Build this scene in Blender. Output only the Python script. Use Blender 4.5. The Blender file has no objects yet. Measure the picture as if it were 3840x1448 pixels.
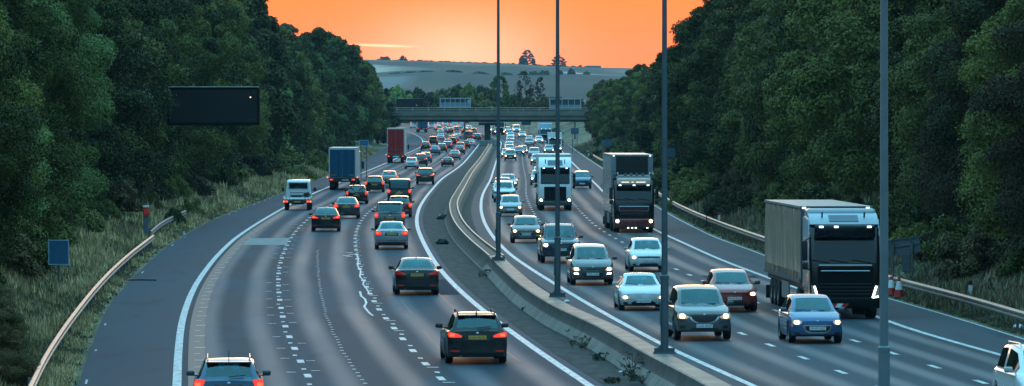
import bpy, bmesh, math, random
import numpy as np
from mathutils import Vector, Matrix

SC = bpy.context.scene
COL = SC.collection
R = math.radians
# ------------------------------------------------------------------ camera
F, CX, YH, CAMH = 19200.0, 1920.0, 422.0, 7.3      # focal length and principal point in photo pixels, eye height in m
cam_d = bpy.data.cameras.new('camera')
cam_d.sensor_width = 36.0
cam_d.lens = 36.0 * F / 3840.0
cam_d.shift_y = -(724.0 - YH) / 3840.0
cam_d.clip_start = 1.0
cam_d.clip_end = 20000.0
cam = bpy.data.objects.new('camera', cam_d)
COL.objects.link(cam)
cam.location = (0, 0, CAMH)
cam.rotation_euler = (R(90), 0, 0)
SC.camera = cam
# ------------------------------------------------------------------ exposure, sampling
SC.view_settings.view_transform = 'Standard'
SC.view_settings.look = 'None'
SC.view_settings.exposure = 0.0
SC.view_settings.gamma = 1.0
SC.render.engine = 'CYCLES'
cy = SC.cycles
cy.max_bounces = 5; cy.diffuse_bounces = 2; cy.glossy_bounces = 3; cy.transmission_bounces = 2
cy.volume_bounces = 1; cy.transparent_max_bounces = 8
cy.caustics_reflective = False; cy.caustics_refractive = False
cy.use_denoising = True
cy.sample_clamp_indirect = 6.0
# ------------------------------------------------------------------ world: dusk sky
SUN_AZ = (1720 - CX) / F          # the sun has just gone behind the ridge, almost straight ahead
W_ = bpy.data.worlds.new('World'); SC.world = W_
W_.use_nodes = True
nt = W_.node_tree; N = nt.nodes; K = nt.links
for n in list(N): N.remove(n)
def nd(t, **kw):
    n = N.new(t)
    for k, v in kw.items(): setattr(n, k, v)
    return n
def wm(op, a, b=None, clamp=False):
    n = nd('ShaderNodeMath', operation=op, use_clamp=clamp)
    for i, v in enumerate((a, b)):
        if v is None: continue
        if isinstance(v, (int, float)): n.inputs[i].default_value = v
        else: K.new(v, n.inputs[i])
    return n.outputs[0]
out = nd('ShaderNodeOutputWorld')
sky = nd('ShaderNodeTexSky'); sky.sky_type = 'NISHITA'; sky.sun_disc = False
sky.sun_elevation = R(2.0); sky.sun_rotation = SUN_AZ
bg1 = nd('ShaderNodeBackground'); bg1.inputs[1].default_value = 0.006
K.new(sky.outputs[0], bg1.inputs[0])
tc = nd('ShaderNodeTexCoord')
sep = nd('ShaderNodeSeparateXYZ'); K.new(tc.outputs['Generated'], sep.inputs[0])
X_, Y_, Z_ = sep.outputs
def ramp(fac, stops, interp='LINEAR'):
    n = nd('ShaderNodeValToRGB'); cr = n.color_ramp; cr.interpolation = interp
    while len(cr.elements) < len(stops): cr.elements.new(0.5)
    for e, (p, c) in zip(cr.elements, stops):
        e.position = p; e.color = (*c, 1)
    K.new(fac, n.inputs[0]); return n.outputs[0]
# toward the sunset: orange at the horizon, peach above it, then teal
zt = wm('POWER', wm('MAXIMUM', Z_, 0.0), 0.5)
front = ramp(zt, [(0.0, (1.6, .25, .010)), (0.10, (1.6, .247, .010)), (0.15, (1.55, .245, .011)), (0.19, (2.3, 1.1, .5)), (0.25, (3.0, 1.9, 1.15)), (0.33, (2.0, 1.46, 1.04)),
                  (0.45, (1.0, 1.08, 1.06)), (0.57, (.52, .98, 1.22)), (0.78, (.48, 1.27, 1.74)), (1.0, (.50, 1.33, 1.80))])
back = ramp(zt, [(0.0, (.03, .05, .065)), (0.28, (.06, .11, .15)), (0.44, (.12, .32, .46)), (0.60, (.32, .83, 1.16)), (0.78, (.48, 1.27, 1.76)), (1.0, (.50, 1.33, 1.80))])
hl = wm('SQRT', wm('ADD', wm('MULTIPLY', X_, X_), wm('ADD', wm('MULTIPLY', Y_, Y_), 1e-6)))
caz = wm('DIVIDE', wm('ADD', wm('MULTIPLY', X_, math.sin(SUN_AZ - 0.25)), wm('MULTIPLY', Y_, math.cos(SUN_AZ - 0.25))), hl)
mr = nd('ShaderNodeMapRange'); mr.interpolation_type = 'SMOOTHSTEP'
K.new(caz, mr.inputs[0]); mr.inputs[1].default_value = 0.30; mr.inputs[2].default_value = 0.95
mx = nd('ShaderNodeMix', data_type='RGBA'); K.new(mr.outputs[0], mx.inputs[0]); K.new(back, mx.inputs[6]); K.new(front, mx.inputs[7])
# glow round the set sun
azd = wm('SUBTRACT', wm('DIVIDE', X_, wm('MAXIMUM', Y_, 0.05)), SUN_AZ)
eld = wm('SUBTRACT', Z_, 0.0105)
g = wm('ADD', wm('MULTIPLY', wm('MULTIPLY', azd, azd), 1.0 / .012 ** 2), wm('MULTIPLY', wm('MULTIPLY', eld, eld), 1.0 / .0062 ** 2))
glow = wm('MULTIPLY', wm('EXPONENT', wm('MULTIPLY', g, -0.5)), wm('GREATER_THAN', Y_, 0.0))
gc = nd('ShaderNodeMix', data_type='RGBA', blend_type='ADD'); K.new(glow, gc.inputs[0])
K.new(mx.outputs[2], gc.inputs[6]); gc.inputs[7].default_value = (.3, .44, .36, 1)
# one thin bright cloud streak
mp = nd('ShaderNodeMapping'); K.new(tc.outputs['Generated'], mp.inputs[0]); mp.inputs['Scale'].default_value = (260, 1, 2600)
nz = nd('ShaderNodeTexNoise'); K.new(mp.outputs[0], nz.inputs[0]); nz.inputs['Scale'].default_value = 1.0; nz.inputs['Detail'].default_value = 5
cxn = wm('SUBTRACT', wm('DIVIDE', X_, wm('MAXIMUM', Y_, 0.05)), (1425 - CX) / F)
czn = wm('SUBTRACT', wm('ADD', Z_, wm('MULTIPLY', cxn, 0.03)), (YH - 171) / F)
cm = wm('ADD', wm('MULTIPLY', wm('MULTIPLY', cxn, cxn), 1.0 / .0052 ** 2), wm('MULTIPLY', wm('MULTIPLY', czn, czn), 1.0 / .00022 ** 2))
cl = wm('MULTIPLY', wm('EXPONENT', wm('MULTIPLY', cm, -0.5)), wm('GREATER_THAN', Y_, 0.0))
cl = wm('MULTIPLY', wm('SUBTRACT', wm('MULTIPLY', cl, wm('ADD', nz.outputs[0], 0.5)), 0.25), 1.8, True)
cc = nd('ShaderNodeMix', data_type='RGBA', blend_type='ADD'); K.new(cl, cc.inputs[0])
K.new(gc.outputs[2], cc.inputs[6]); cc.inputs[7].default_value = (.4, .5, .32, 1)
bg2 = nd('ShaderNodeBackground'); bg2.inputs[1].default_value = 1.0
K.new(cc.outputs[2], bg2.inputs[0])
ad = nd('ShaderNodeAddShader'); K.new(bg1.outputs[0], ad.inputs[0]); K.new(bg2.outputs[0], ad.inputs[1])
K.new(ad.outputs[0], out.inputs[0])
# ------------------------------------------------------------------ sun: the last low light from beyond the ridge
sd = bpy.data.lights.new('sun', 'SUN'); sd.energy = 0.11; sd.angle = R(7.0); sd.color = (1.0, .55, .28)
so = bpy.data.objects.new('sun', sd); COL.objects.link(so)
so.rotation_euler = (R(-(90 - 3.0)), 0, -(SUN_AZ + 0.02))

# ================================================================== helpers
def link(o, parent=None):
    COL.objects.link(o)
    if parent is not None: o.parent = parent
    return o
def mesh_np(name, verts, faces, mats=(), smooth=False, midx=None):
    """mesh from lists / arrays; faces may be an (n,4) or (n,3) array"""
    me = bpy.data.meshes.new(name)
    if isinstance(faces, np.ndarray):
        k = faces.shape[1]; n = faces.shape[0]
        me.vertices.add(len(verts)); me.vertices.foreach_set('co', np.asarray(verts, dtype=np.float32).ravel())
        me.loops.add(n * k); me.loops.foreach_set('vertex_index', faces.astype(np.int32).ravel())
        me.polygons.add(n); me.polygons.foreach_set('loop_start', np.arange(0, n * k, k, dtype=np.int32))
        me.update(calc_edges=True)
    else:
        me.from_pydata([tuple(v) for v in verts], [], [tuple(f) for f in faces]); me.update()
    for m in mats: me.materials.append(m)
    if midx is not None: me.polygons.foreach_set('material_index', np.asarray(midx, dtype=np.int32))
    if smooth: me.polygons.foreach_set('use_smooth', np.ones(len(me.polygons), dtype=bool))
    return me
def obj(name, me, parent=None, loc=None, rot=None):
    o = bpy.data.objects.new(name, me); link(o, parent)
    if loc is not None: o.location = loc
    if rot is not None: o.rotation_euler = rot
    return o
def empty(name, loc=(0, 0, 0), rz=0.0, scale=1.0):
    o = bpy.data.objects.new(name, None); link(o); o.location = loc; o.rotation_euler = (0, 0, rz)
    o.scale = (scale,) * 3; o.empty_display_size = .2
    return o
def tag(o, label=None, cat=None, group=None, kind=None):
    if label: o['label'] = label
    if cat: o['category'] = cat
    if group: o['group'] = group
    if kind: o['kind'] = kind
    return o
class MB:
    """collects shapes into one mesh"""
    def __init__(s): s.v = []; s.f = []; s.m = []; s.cur = 0
    def add(s, vs, fs):
        b = len(s.v); s.v += [tuple(v) for v in vs]
        for f in fs: s.f.append(tuple(i + b for i in f)); s.m.append(s.cur)
        return s
    def box(s, c, d, rot=None):
        x, y, z = d[0] / 2, d[1] / 2, d[2] / 2
        vs = [Vector((sx * x, sy * y, sz * z)) for sz in (-1, 1) for sy in (-1, 1) for sx in (-1, 1)]
        if rot is not None: vs = [rot @ v for v in vs]
        vs = [v + Vector(c) for v in vs]
        return s.add(vs, [(0, 2, 3, 1), (4, 5, 7, 6), (0, 1, 5, 4), (2, 6, 7, 3), (0, 4, 6, 2), (1, 3, 7, 5)])
    def rbox(s, c, d, bev=.04, seg=2, rot=None):
        bm = bmesh.new(); bmesh.ops.create_cube(bm, size=1.0)
        for v in bm.verts: v.co = Vector((v.co.x * d[0], v.co.y * d[1], v.co.z * d[2]))
        bev = min(bev, min(d) * .45)
        bmesh.ops.bevel(bm, geom=list(bm.edges), offset=bev, segments=seg, profile=.5, affect='EDGES')
        bm.verts.index_update()
        vs = [(rot @ v.co if rot is not None else v.co) + Vector(c) for v in bm.verts]
        fs = [[v.index for v in f.verts] for f in bm.faces]; bm.free()
        return s.add(vs, fs)
    def tube(s, pts, r, n=8, cap=True):
        pts = [Vector(p) for p in pts]
        rs = r if isinstance(r, (list, tuple)) else [r] * len(pts)
        vs = []; fs = []
        for i, p in enumerate(pts):
            a = pts[max(i - 1, 0)]; b = pts[min(i + 1, len(pts) - 1)]
            t = (b - a).normalized()
            u = t.cross(Vector((0, 0, 1))) if abs(t.z) < .95 else t.cross(Vector((1, 0, 0)))
            u.normalize(); w = t.cross(u)
            for k in range(n):
                an = 2 * math.pi * k / n
                vs.append(p + rs[i] * (math.cos(an) * u + math.sin(an) * w))
        for i in range(len(pts) - 1):
            for k in range(n):
                a = i * n + k; b = i * n + (k + 1) % n
                fs.append((a, b, b + n, a + n))
        if cap:
            fs.append(tuple(range(n - 1, -1, -1))); fs.append(tuple(range((len(pts) - 1) * n, len(pts) * n)))
        return s.add(vs, fs)
    def lathe_x(s, prof, c=(0, 0, 0), n=20):
        """prof: (x, r) pairs, turned round the x axis"""
        vs = []; fs = []
        for (x, r) in prof:
            for k in range(n):
                a = 2 * math.pi * k / n
                vs.append((c[0] + x, c[1] + r * math.cos(a), c[2] + r * math.sin(a)))
        m = len(prof)
        for i in range(m - 1):
            for k in range(n):
                a = i * n + k; b = i * n + (k + 1) % n
                fs.append((a, a + n, b + n, b))
        return s.add(vs, fs)
    def lathe_z(s, prof, c=(0, 0, 0), n=16):
        vs = []; fs = []
        for (z, r) in prof:
            for k in range(n):
                a = 2 * math.pi * k / n
                vs.append((c[0] + r * math.cos(a), c[1] + r * math.sin(a), c[2] + z))
        for i in range(len(prof) - 1):
            for k in range(n):
                a = i * n + k; b = i * n + (k + 1) % n
                fs.append((a, b, b + n, a + n))
        fs.append(tuple(range((len(prof) - 1) * n, len(prof) * n)))
        return s.add(vs, fs)
    def prism(s, prof, x0, x1):
        """prof: closed (y, z) outline extruded along x"""
        n = len(prof)
        vs = [(x0, y, z) for y, z in prof] + [(x1, y, z) for y, z in prof]
        fs = [(i, (i + 1) % n, (i + 1) % n + n, i + n) for i in range(n)]
        fs += [tuple(range(n - 1, -1, -1)), tuple(range(n, 2 * n))]
        return s.add(vs, fs)
    def mesh(s, name, *mats, smooth=False, angle=None):
        me = bpy.data.meshes.new(name); me.from_pydata(s.v, [], s.f)
        for m in mats: me.materials.append(m)
        if any(s.m): me.polygons.foreach_set('material_index', s.m)
        me.update()
        bm = bmesh.new(); bm.from_mesh(me); bmesh.ops.recalc_face_normals(bm, faces=list(bm.faces)); bm.to_mesh(me); bm.free()
        if smooth or angle:
            me.polygons.foreach_set('use_smooth', np.ones(len(me.polygons), dtype=bool))
            me.set_sharp_from_angle(angle=R(angle or 38))
        return me
    def build(s, name, mats, parent=None, smooth=False, angle=None, loc=None, rot=None):
        mats = mats if isinstance(mats, (list, tuple)) else [mats]
        return obj(name, s.mesh(name, *mats, smooth=smooth, angle=angle), parent, loc, rot)

# ================================================================== materials
MATS = {}
def mat(name, col, rough=.6, metal=0.0, var=.15, scale=6.0, spec=None, coat=0.0, emit=None, estr=0.0, bump=0.0, ior=None, coords='Object', detail=4):
    if name in MATS: return MATS[name]
    m = bpy.data.materials.new(name); m.use_nodes = True; MATS[name] = m
    t = m.node_tree; b = t.nodes['Principled BSDF']
    b.inputs['Roughness'].default_value = rough; b.inputs['Metallic'].default_value = metal
    b.inputs['Coat Weight'].default_value = coat; b.inputs['Coat Roughness'].default_value = .06
    if ior: b.inputs['IOR'].default_value = ior
    if spec is not None: b.inputs['Specular IOR Level'].default_value = spec
    c = t.nodes.new('ShaderNodeTexCoord')
    n = t.nodes.new('ShaderNodeTexNoise'); n.inputs['Scale'].default_value = scale; n.inputs['Detail'].default_value = detail
    t.links.new(c.outputs[coords], n.inputs[0])
    r = t.nodes.new('ShaderNodeValToRGB')
    lo = [max(0, x * (1 - var)) for x in col]; hi = [min(1, x * (1 + var)) for x in col]
    r.color_ramp.elements[0].position = .3; r.color_ramp.elements[1].position = .7
    r.color_ramp.elements[0].color = (*lo, 1); r.color_ramp.elements[1].color = (*hi, 1)
    t.links.new(n.outputs[0], r.inputs[0]); t.links.new(r.outputs[0], b.inputs['Base Color'])
    if emit:
        b.inputs['Emission Color'].default_value = (*emit, 1); b.inputs['Emission Strength'].default_value = estr
    if bump:
        bp = t.nodes.new('ShaderNodeBump'); bp.inputs['Strength'].default_value = bump; bp.inputs['Distance'].default_value = .05
        t.links.new(n.outputs[0], bp.inputs['Height']); t.links.new(bp.outputs[0], b.inputs['Normal'])
    return m
def mixc(t, fac, a, b):
    n = t.nodes.new('ShaderNodeMix'); n.data_type = 'RGBA'
    for i, v in ((0, fac), (6, a), (7, b)):
        if isinstance(v, (int, float)): n.inputs[i].default_value = v
        elif isinstance(v, tuple): n.inputs[i].default_value = (*v, 1)
        else: t.links.new(v, n.inputs[i])
    return n.outputs[2]
def mth(t, op, a, b=None, clamp=False):
    n = t.nodes.new('ShaderNodeMath'); n.operation = op; n.use_clamp = clamp
    for i, v in ((0, a), (1, b)):
        if v is None: continue
        if isinstance(v, (int, float)): n.inputs[i].default_value = v
        else: t.links.new(v, n.inputs[i])
    return n.outputs[0]
def noise(t, vec, scale, detail=4, sc=None, rough=.5):
    if sc is not None:
        mp = t.nodes.new('ShaderNodeMapping'); mp.inputs['Scale'].default_value = sc; t.links.new(vec, mp.inputs[0]); vec = mp.outputs[0]
    n = t.nodes.new('ShaderNodeTexNoise'); n.inputs['Scale'].default_value = scale; n.inputs['Detail'].default_value = detail
    n.inputs['Roughness'].default_value = rough
    t.links.new(vec, n.inputs[0]); return n.outputs[0]
def smooth01(t, v, lo, hi):
    n = t.nodes.new('ShaderNodeMapRange'); n.interpolation_type = 'SMOOTHSTEP'
    t.links.new(v, n.inputs[0]); n.inputs[1].default_value = lo; n.inputs[2].default_value = hi
    return n.outputs[0]

def road_material(name, base, warm, s0, s1):
    m = bpy.data.materials.new(name); m.use_nodes = True; t = m.node_tree; b = t.nodes['Principled BSDF']
    uv = t.nodes.new('ShaderNodeUVMap'); uv.uv_map = 'lane'
    s = t.nodes.new('ShaderNodeSeparateXYZ'); t.links.new(uv.outputs[0], s.inputs[0])
    u, v = s.outputs[0], s.outputs[1]
    g = t.nodes.new('ShaderNodeTexCoord').outputs['Object']
    fr = mth(t, 'FRACT', u)
    # two wheel tracks in every lane (polished, paler), a dark oil band between them
    wob = mth(t, 'MULTIPLY', mth(t, 'SUBTRACT', noise(t, g, 1.0, 2, (.02, .02, .02)), .5), .12)
    fw = mth(t, 'ADD', fr, wob)
    d = mth(t, 'ABSOLUTE', mth(t, 'SUBTRACT', mth(t, 'ABSOLUTE', mth(t, 'SUBTRACT', fw, .5)), .24))
    track = mth(t, 'SUBTRACT', 1.0, smooth01(t, d, .02, .17))
    inlane = mth(t, 'GREATER_THAN', u, 1.0)
    inlane = mth(t, 'MULTIPLY', inlane, mth(t, 'LESS_THAN', u, 4.0))
    track = mth(t, 'MULTIPLY', track, inlane)
    patch = noise(t, g, 1.0, 3, (.35, .03, .3))
    grain = noise(t, g, 1.0, 5, (14, 5, 14))
    blot = noise(t, g, 1.0, 4, (.9, .10, .9))
    c = mixc(t, smooth01(t, patch, .35, .65), tuple(x * .66 for x in base), tuple(x * 1.22 for x in base))
    track = mth(t, 'MULTIPLY', track, mth(t, 'ADD', .25, mth(t, 'MULTIPLY', noise(t, g, 1.0, 3, (.12, .022, .12)), .75)))
    c = mixc(t, mth(t, 'MULTIPLY', track, .75), c, warm)
    c = mixc(t, mth(t, 'MULTIPLY', mth(t, 'SUBTRACT', 1.0, inlane), .45), c, tuple(x * .95 for x in warm))     # the less worn, paler shoulders
    c = mixc(t, mth(t, 'MULTIPLY', smooth01(t, blot, .55, .70), .55), c, tuple(x * .55 for x in base))
    c = mixc(t, mth(t, 'MULTIPLY', grain, .25), c, tuple(x * .6 for x in base))
    t.links.new(c, b.inputs['Base Color'])
    ro = mth(t, 'SUBTRACT', .70, mth(t, 'MULTIPLY', track, .22))
    ro = mth(t, 'ADD', ro, mth(t, 'MULTIPLY', mth(t, 'SUBTRACT', patch, .5), .14))
    t.links.new(ro, b.inputs['Roughness'])
    t.links.new(mth(t, 'ADD', s0, mth(t, 'MULTIPLY', track, s1)), b.inputs['Specular IOR Level'])
    bp = t.nodes.new('ShaderNodeBump'); bp.inputs['Strength'].default_value = .25; bp.inputs['Distance'].default_value = .01
    t.links.new(grain, bp.inputs['Height']); t.links.new(bp.outputs[0], b.inputs['Normal'])
    return m
def leaf_material(name, a, b_, objvar=True):
    m = bpy.data.materials.new(name); m.use_nodes = True; t = m.node_tree; b = t.nodes['Principled BSDF']
    g = t.nodes.new('ShaderNodeTexCoord').outputs['Object']
    oi = t.nodes.new('ShaderNodeObjectInfo').outputs['Random']
    n = noise(t, g, .9, 3)
    f = mth(t, 'ADD', mth(t, 'MULTIPLY', n, .75), mth(t, 'MULTIPLY', mth(t, 'SUBTRACT', oi, .5), .7), True)
    c = mixc(t, smooth01(t, f, .2, .75), a, b_)
    fine = noise(t, g, 9.0, 2)
    c = mixc(t, mth(t, 'MULTIPLY', smooth01(t, fine, .45, .75), .5), c, tuple(min(1, x * 1.7) for x in b_))
    t.links.new(c, b.inputs['Base Color'])
    b.inputs['Roughness'].default_value = .6; b.inputs['Specular IOR Level'].default_value = .12
    return m
PAINT = {}
def tint(m, c):
    m.node_tree.nodes['Principled BSDF'].inputs['Specular Tint'].default_value = (*c, 1); return m
def paint(key):
    if key in PAINT: return PAINT[key]
    cols = dict(black=(.006, .007, .009), jet=(.004, .004, .005), charcoal=(.03, .034, .04), grey=(.10, .105, .11), silver=(.34, .36, .38), white=(.72, .74, .75),
                red=(.36, .018, .010), darkred=(.17, .014, .013), blue=(.010, .095, .25), lightblue=(.10, .20, .28), navy=(.010, .026, .05), bronze=(.12, .10, .085), steel=(.025, .085, .15))
    c = cols[key]
    PAINT[key] = mat('paint_' + key, c, .28, .35 if key in ('silver', 'grey', 'bronze', 'steel', 'lightblue') else .05, .04, 3.0, coat=.35 if key == 'jet' else 1.0)
    t = PAINT[key].node_tree; b = t.nodes['Principled BSDF']; g = t.nodes.new('ShaderNodeTexCoord').outputs['Object']   # road film thrown up over the sills and bumpers
    sp = t.nodes.new('ShaderNodeSeparateXYZ'); t.links.new(g, sp.inputs[0])
    hgt = mth(t, 'ADD', sp.outputs[2], mth(t, 'MULTIPLY', mth(t, 'SUBTRACT', noise(t, g, 3.5, 5), .5), .55))
    film = mth(t, 'MULTIPLY', mth(t, 'SUBTRACT', 1.0, smooth01(t, hgt, .28, .72)), .55)
    film = mth(t, 'ADD', film, mth(t, 'MULTIPLY', smooth01(t, noise(t, g, 1.3, 4), .5, .8), .05))
    t.links.new(mixc(t, film, b.inputs['Base Color'].links[0].from_socket, (.050, .046, .040)), b.inputs['Base Color'])
    t.links.new(mth(t, 'ADD', .24, mth(t, 'MULTIPLY', film, .5)), b.inputs['Roughness'])
    t.links.new(mth(t, 'MULTIPLY', mth(t, 'SUBTRACT', 1.0, film), b.inputs['Coat Weight'].default_value), b.inputs['Coat Weight'])
    return PAINT[key]
M = dict(
    glass=mat('window_glass', (.008, .020, .030), .04, 0, .3, 1.6, spec=.5, ior=1.55),
    dark_glass=mat('dark_glass', (.004, .007, .010), .05, 0, .3, 1.6, spec=.4),
    tyre=mat('tyre_rubber', (.010, .010, .011), .8, 0, .2, 20),
    rim=mat('wheel_rim', (.22, .23, .24), .35, .8, .1, 8),
    black=mat('black_plastic', (.010, .011, .012), .5, 0, .2, 12),
    grille=mat('grille_plastic', (.006, .007, .008), .4, 0, .3, 40),
    chrome=mat('chrome_trim', (.55, .57, .58), .18, 1.0, .05, 5),
    head=mat('headlight_lit', (.8, .8, .8), .2, 0, .02, 5, emit=(1.0, .55, .22), estr=17.0),
    xenon=mat('daylight_lamp_lit', (.8, .8, .8), .2, 0, .02, 5, emit=(.90, .95, 1.0), estr=7.0),
    lampglass=mat('lamp_glass', (.20, .21, .22), .12, .3, .3, 30, coat=1.0),
    lens=mat('lamp_lens_lit', (.20, .21, .22), .12, .3, .3, 30, coat=1.0, emit=(1.0, .74, .48), estr=.40),
    tail=mat('taillight_lit', (.30, .01, .01), .25, 0, .1, 25, emit=(1.0, .055, .025), estr=.9),
    brake=mat('brake_light_lit', (.30, .01, .01), .25, 0, .1, 25, emit=(1.0, .11, .045), estr=2.0),
    taildim=mat('taillight_lens', (.16, .006, .008), .2, 0, .2, 25, coat=1.0, emit=(1.0, .04, .03), estr=.12),
    amber=mat('amber_lamp', (.5, .14, .02), .3, 0, .1, 20, emit=(1.0, .30, .06), estr=2.0),
    platey=mat('plate_yellow', (.66, .36, .07), .5, 0, .08, 30),
    platew=mat('plate_white', (.66, .68, .70), .5, 0, .06, 30),
    ink=mat('plate_ink', (.012, .012, .014), .6, 0, .1, 30),
    conc=mat('concrete', (.21, .205, .195), .8, 0, .22, 1.3, bump=.25, detail=8),
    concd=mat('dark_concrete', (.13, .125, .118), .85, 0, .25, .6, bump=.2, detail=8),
    galv=mat('galvanised_steel', (.37, .30, .245), .42, .6, .22, 2.5, detail=7),
    post=mat('post_steel', (.11, .115, .12), .6, .4, .2, 4),
    pole=mat('lamp_post_paint', (.085, .11, .125), .45, .35, .18, 2.0, detail=6),
    polepale=mat('lamp_post_galvanised', (.15, .19, .215), .45, .45, .15, 2.0, detail=6),
    marker=mat('marker_lamp_lit', (.8, .8, .8), .2, 0, .02, 5, emit=(.80, .92, 1.0), estr=2.2),
    rust=mat('rusty_steel', (.035, .028, .024), .8, .2, .3, 8),
    vms=mat('sign_case_black', (.005, .006, .007), .75, 0, .3, 8, spec=.15),
    signblue=mat('sign_blue', (.02, .12, .24), .4, 0, .08, 6),
    signback=mat('sign_back_grey', (.10, .13, .15), .5, .4, .15, 3),
    white=mat('white_plastic', (.70, .72, .74), .45, 0, .08, 9),
    redp=mat('red_plastic', (.40, .025, .018), .45, 0, .12, 9),
    paintw=mat('road_paint', (.55, .57, .58), .55, 0, .28, 3.0, coords='Object', detail=9),
    barks=mat('bark', (.035, .028, .022), .9, 0, .35, 5, bump=.4),
    rubber=mat('tyre_debris', (.012, .012, .013), .8, 0, .3, 9),
)
gl = bpy.data.materials.new('car_glass'); gl.use_nodes = True; t = gl.node_tree
for n_ in list(t.nodes):
    if n_.type == 'BSDF_PRINCIPLED': t.nodes.remove(n_)
tr_ = t.nodes.new('ShaderNodeBsdfTransparent'); tr_.inputs[0].default_value = (.30, .46, .50, 1)
gg = t.nodes.new('ShaderNodeBsdfGlossy'); gg.inputs['Roughness'].default_value = .03; gg.inputs[0].default_value = (.50, .93, 1.0, 1)
fr = t.nodes.new('ShaderNodeFresnel'); fr.inputs[0].default_value = 1.95
ob_ = t.nodes.new('ShaderNodeTexCoord').outputs['Object']
ms = t.nodes.new('ShaderNodeMixShader'); t.links.new(mth(t, 'MULTIPLY', fr.outputs[0], mth(t, 'ADD', .85, mth(t, 'MULTIPLY', noise(t, ob_, 2.2, 3), .3))), ms.inputs[0])
t.links.new(tr_.outputs[0], ms.inputs[1]); t.links.new(gg.outputs[0], ms.inputs[2])
t.links.new(ms.outputs[0], [n_ for n_ in t.nodes if n_.type == 'OUTPUT_MATERIAL'][0].inputs[0])
M['glass'] = gl
M['trim'] = mat('cabin_trim', (.022, .023, .025), .8, 0, .2, 5)
M['seat'] = mat('seat_cloth', (.05, .052, .056), .85, 0, .25, 12)

# ================================================================== ground profile and picture-to-ground picking
def zr(D):
    D = np.asarray(D, dtype=float)
    return .0046 * 55 * np.logaddexp(0, (D - 780) / 55)
def depth(py, h=0.0):
    """distance at which a point h above the road shows on photo row py"""
    lo, hi = 40.0, 4000.0
    for _ in range(60):
        mid = .5 * (lo + hi)
        y = YH + F * (CAMH - float(zr(mid)) - h) / mid
        if y > py: lo = mid
        else: hi = mid
    return .5 * (lo + hi)
def gp(px, py, h=0.0):
    D = depth(py, h); return ((px - CX) * D / F, D)
S_ = 1.4913
HAZE = 0.37e-4
class Line:
    """a line along the road: offset X as a smooth function of distance D"""
    def __init__(s, pts, scale=1.0, h=0.0, ext=None, smooth=.035):
        q = sorted((gp(x * scale, y * scale, h) for x, y in pts), key=lambda p: p[1])
        D = np.array([p[1] for p in q]); X = np.array([p[0] for p in q])
        lt = np.log(D); t = np.arange(math.log(80), math.log(1700), .004)
        x = np.interp(t, lt, X)
        k0 = min(3, len(D) - 1); sl = (X[k0] - X[0]) / (D[k0] - D[0]); a = t < lt[0]; x[a] = X[0] + sl * (np.exp(t[a]) - D[0])
        a = t > lt[-1]
        if ext is None:
            k1 = max(len(D) - 4, 0); sl = (X[-1] - X[k1]) / (D[-1] - D[k1]); x[a] = X[-1] + sl * (np.exp(t[a]) - D[-1])
        else:
            x[a] = X[-1] + (ext(np.exp(t[a])) - ext(D[-1]))
        w = int(smooth * 3 / .004); ker = np.exp(-.5 * (np.arange(-w, w + 1) * .004 / smooth) ** 2); ker /= ker.sum()
        xp = np.concatenate([2 * x[0] - x[w:0:-1], x, 2 * x[-1] - x[-2:-w - 2:-1]])
        s.t = t; s.x = np.convolve(xp, ker, 'valid')
    def __call__(s, D): return np.interp(np.log(np.maximum(np.asarray(D, dtype=float), 1e-3)), s.t, s.x)
    def ang(s, D): return math.atan2(float(s(D + 4) - s(D - 4)), 8.0)
far_bend = lambda D: -6.0e-5 * np.maximum(D - 900.0, 0) ** 2          # beyond the bridge the motorway swings to the left
LE = Line([(200, 971), (240, 850), (270, 775), (330, 705), (420, 620), (520, 560), (600, 527), (700, 490), (800, 452), (905, 407), (960, 378), (1000, 357), (1040, 340)], S_, ext=far_bend)
LW = Line([(447, 971), (450, 880), (460, 800), (490, 720), (540, 650), (590, 600), (650, 560), (715, 522), (780, 490), (906, 437), (974, 409), (1026, 384), (1057, 372)], S_, ext=far_bend)
LR = Line([(1485, 971), (1400, 915), (1300, 845), (1210, 777), (1150, 725), (1100, 670), (1065, 610), (1050, 575), (1047, 550), (1055, 520), (1075, 490), (1110, 450), (1160, 415.6), (1187, 385), (1208, 359), (1213.6, 346.6)], S_, ext=far_bend)
LL1 = Line([(788, 971), (757, 911), (742, 878), (728, 848), (717, 822), (708, 780), (702, 740), (700, 700), (703, 670), (712, 640), (725, 610), (745, 580), (770, 555), (800, 530), (835, 514), (993, 431.6), (1015.6, 420)], S_, ext=far_bend)
LL2 = Line([(1130, 971), (1095, 940), (1065, 910), (1040, 885), (1010, 850), (985, 815), (955, 785), (940, 755), (925, 730), (912, 700), (903, 670), (897, 640), (893, 610), (893, 590), (902, 565), (915, 545), (930, 529), (966, 506), (1030, 457), (1045, 448), (1086, 420), (1106, 407)], S_, ext=far_bend)
RW = Line([(1883, 531), (1870, 575), (1862, 601), (1856, 620), (1840, 674), (1815.6, 716), (1805, 745), (1803, 790), (1818, 840), (1850, 891), (1912, 955), (2024, 1030), (2098, 1075), (2247, 1164), (2397, 1246), (2508, 1306), (2658, 1373), (2800, 1436)], 1.0, ext=far_bend)
RO = Line([(2105, 567), (2123, 582), (2157, 621.6), (2180, 642), (2216, 673.7), (2240, 696), (2272, 731), (2442, 857), (2539, 900), (2700, 974), (2890, 1045), (3259, 1175), (3334, 1209), (3446, 1246), (3632, 1298), (3768, 1335.6)], 1.0, ext=far_bend)
RE = Line([(2111.6, 525), (2157, 562), (2192, 585), (2245, 620), (2456, 769), (2546, 821), (2695, 895), (2800, 929), (2886, 963), (3334, 1119), (3528, 1171), (3840, 1268)], 1.0, ext=far_bend)
RA = lambda D: RW(D) + (RO(D) - RW(D)) * .352
RB = lambda D: RW(D) + (RO(D) - RW(D)) * .676
BH = .72                                                            # height of the central concrete barrier
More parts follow.
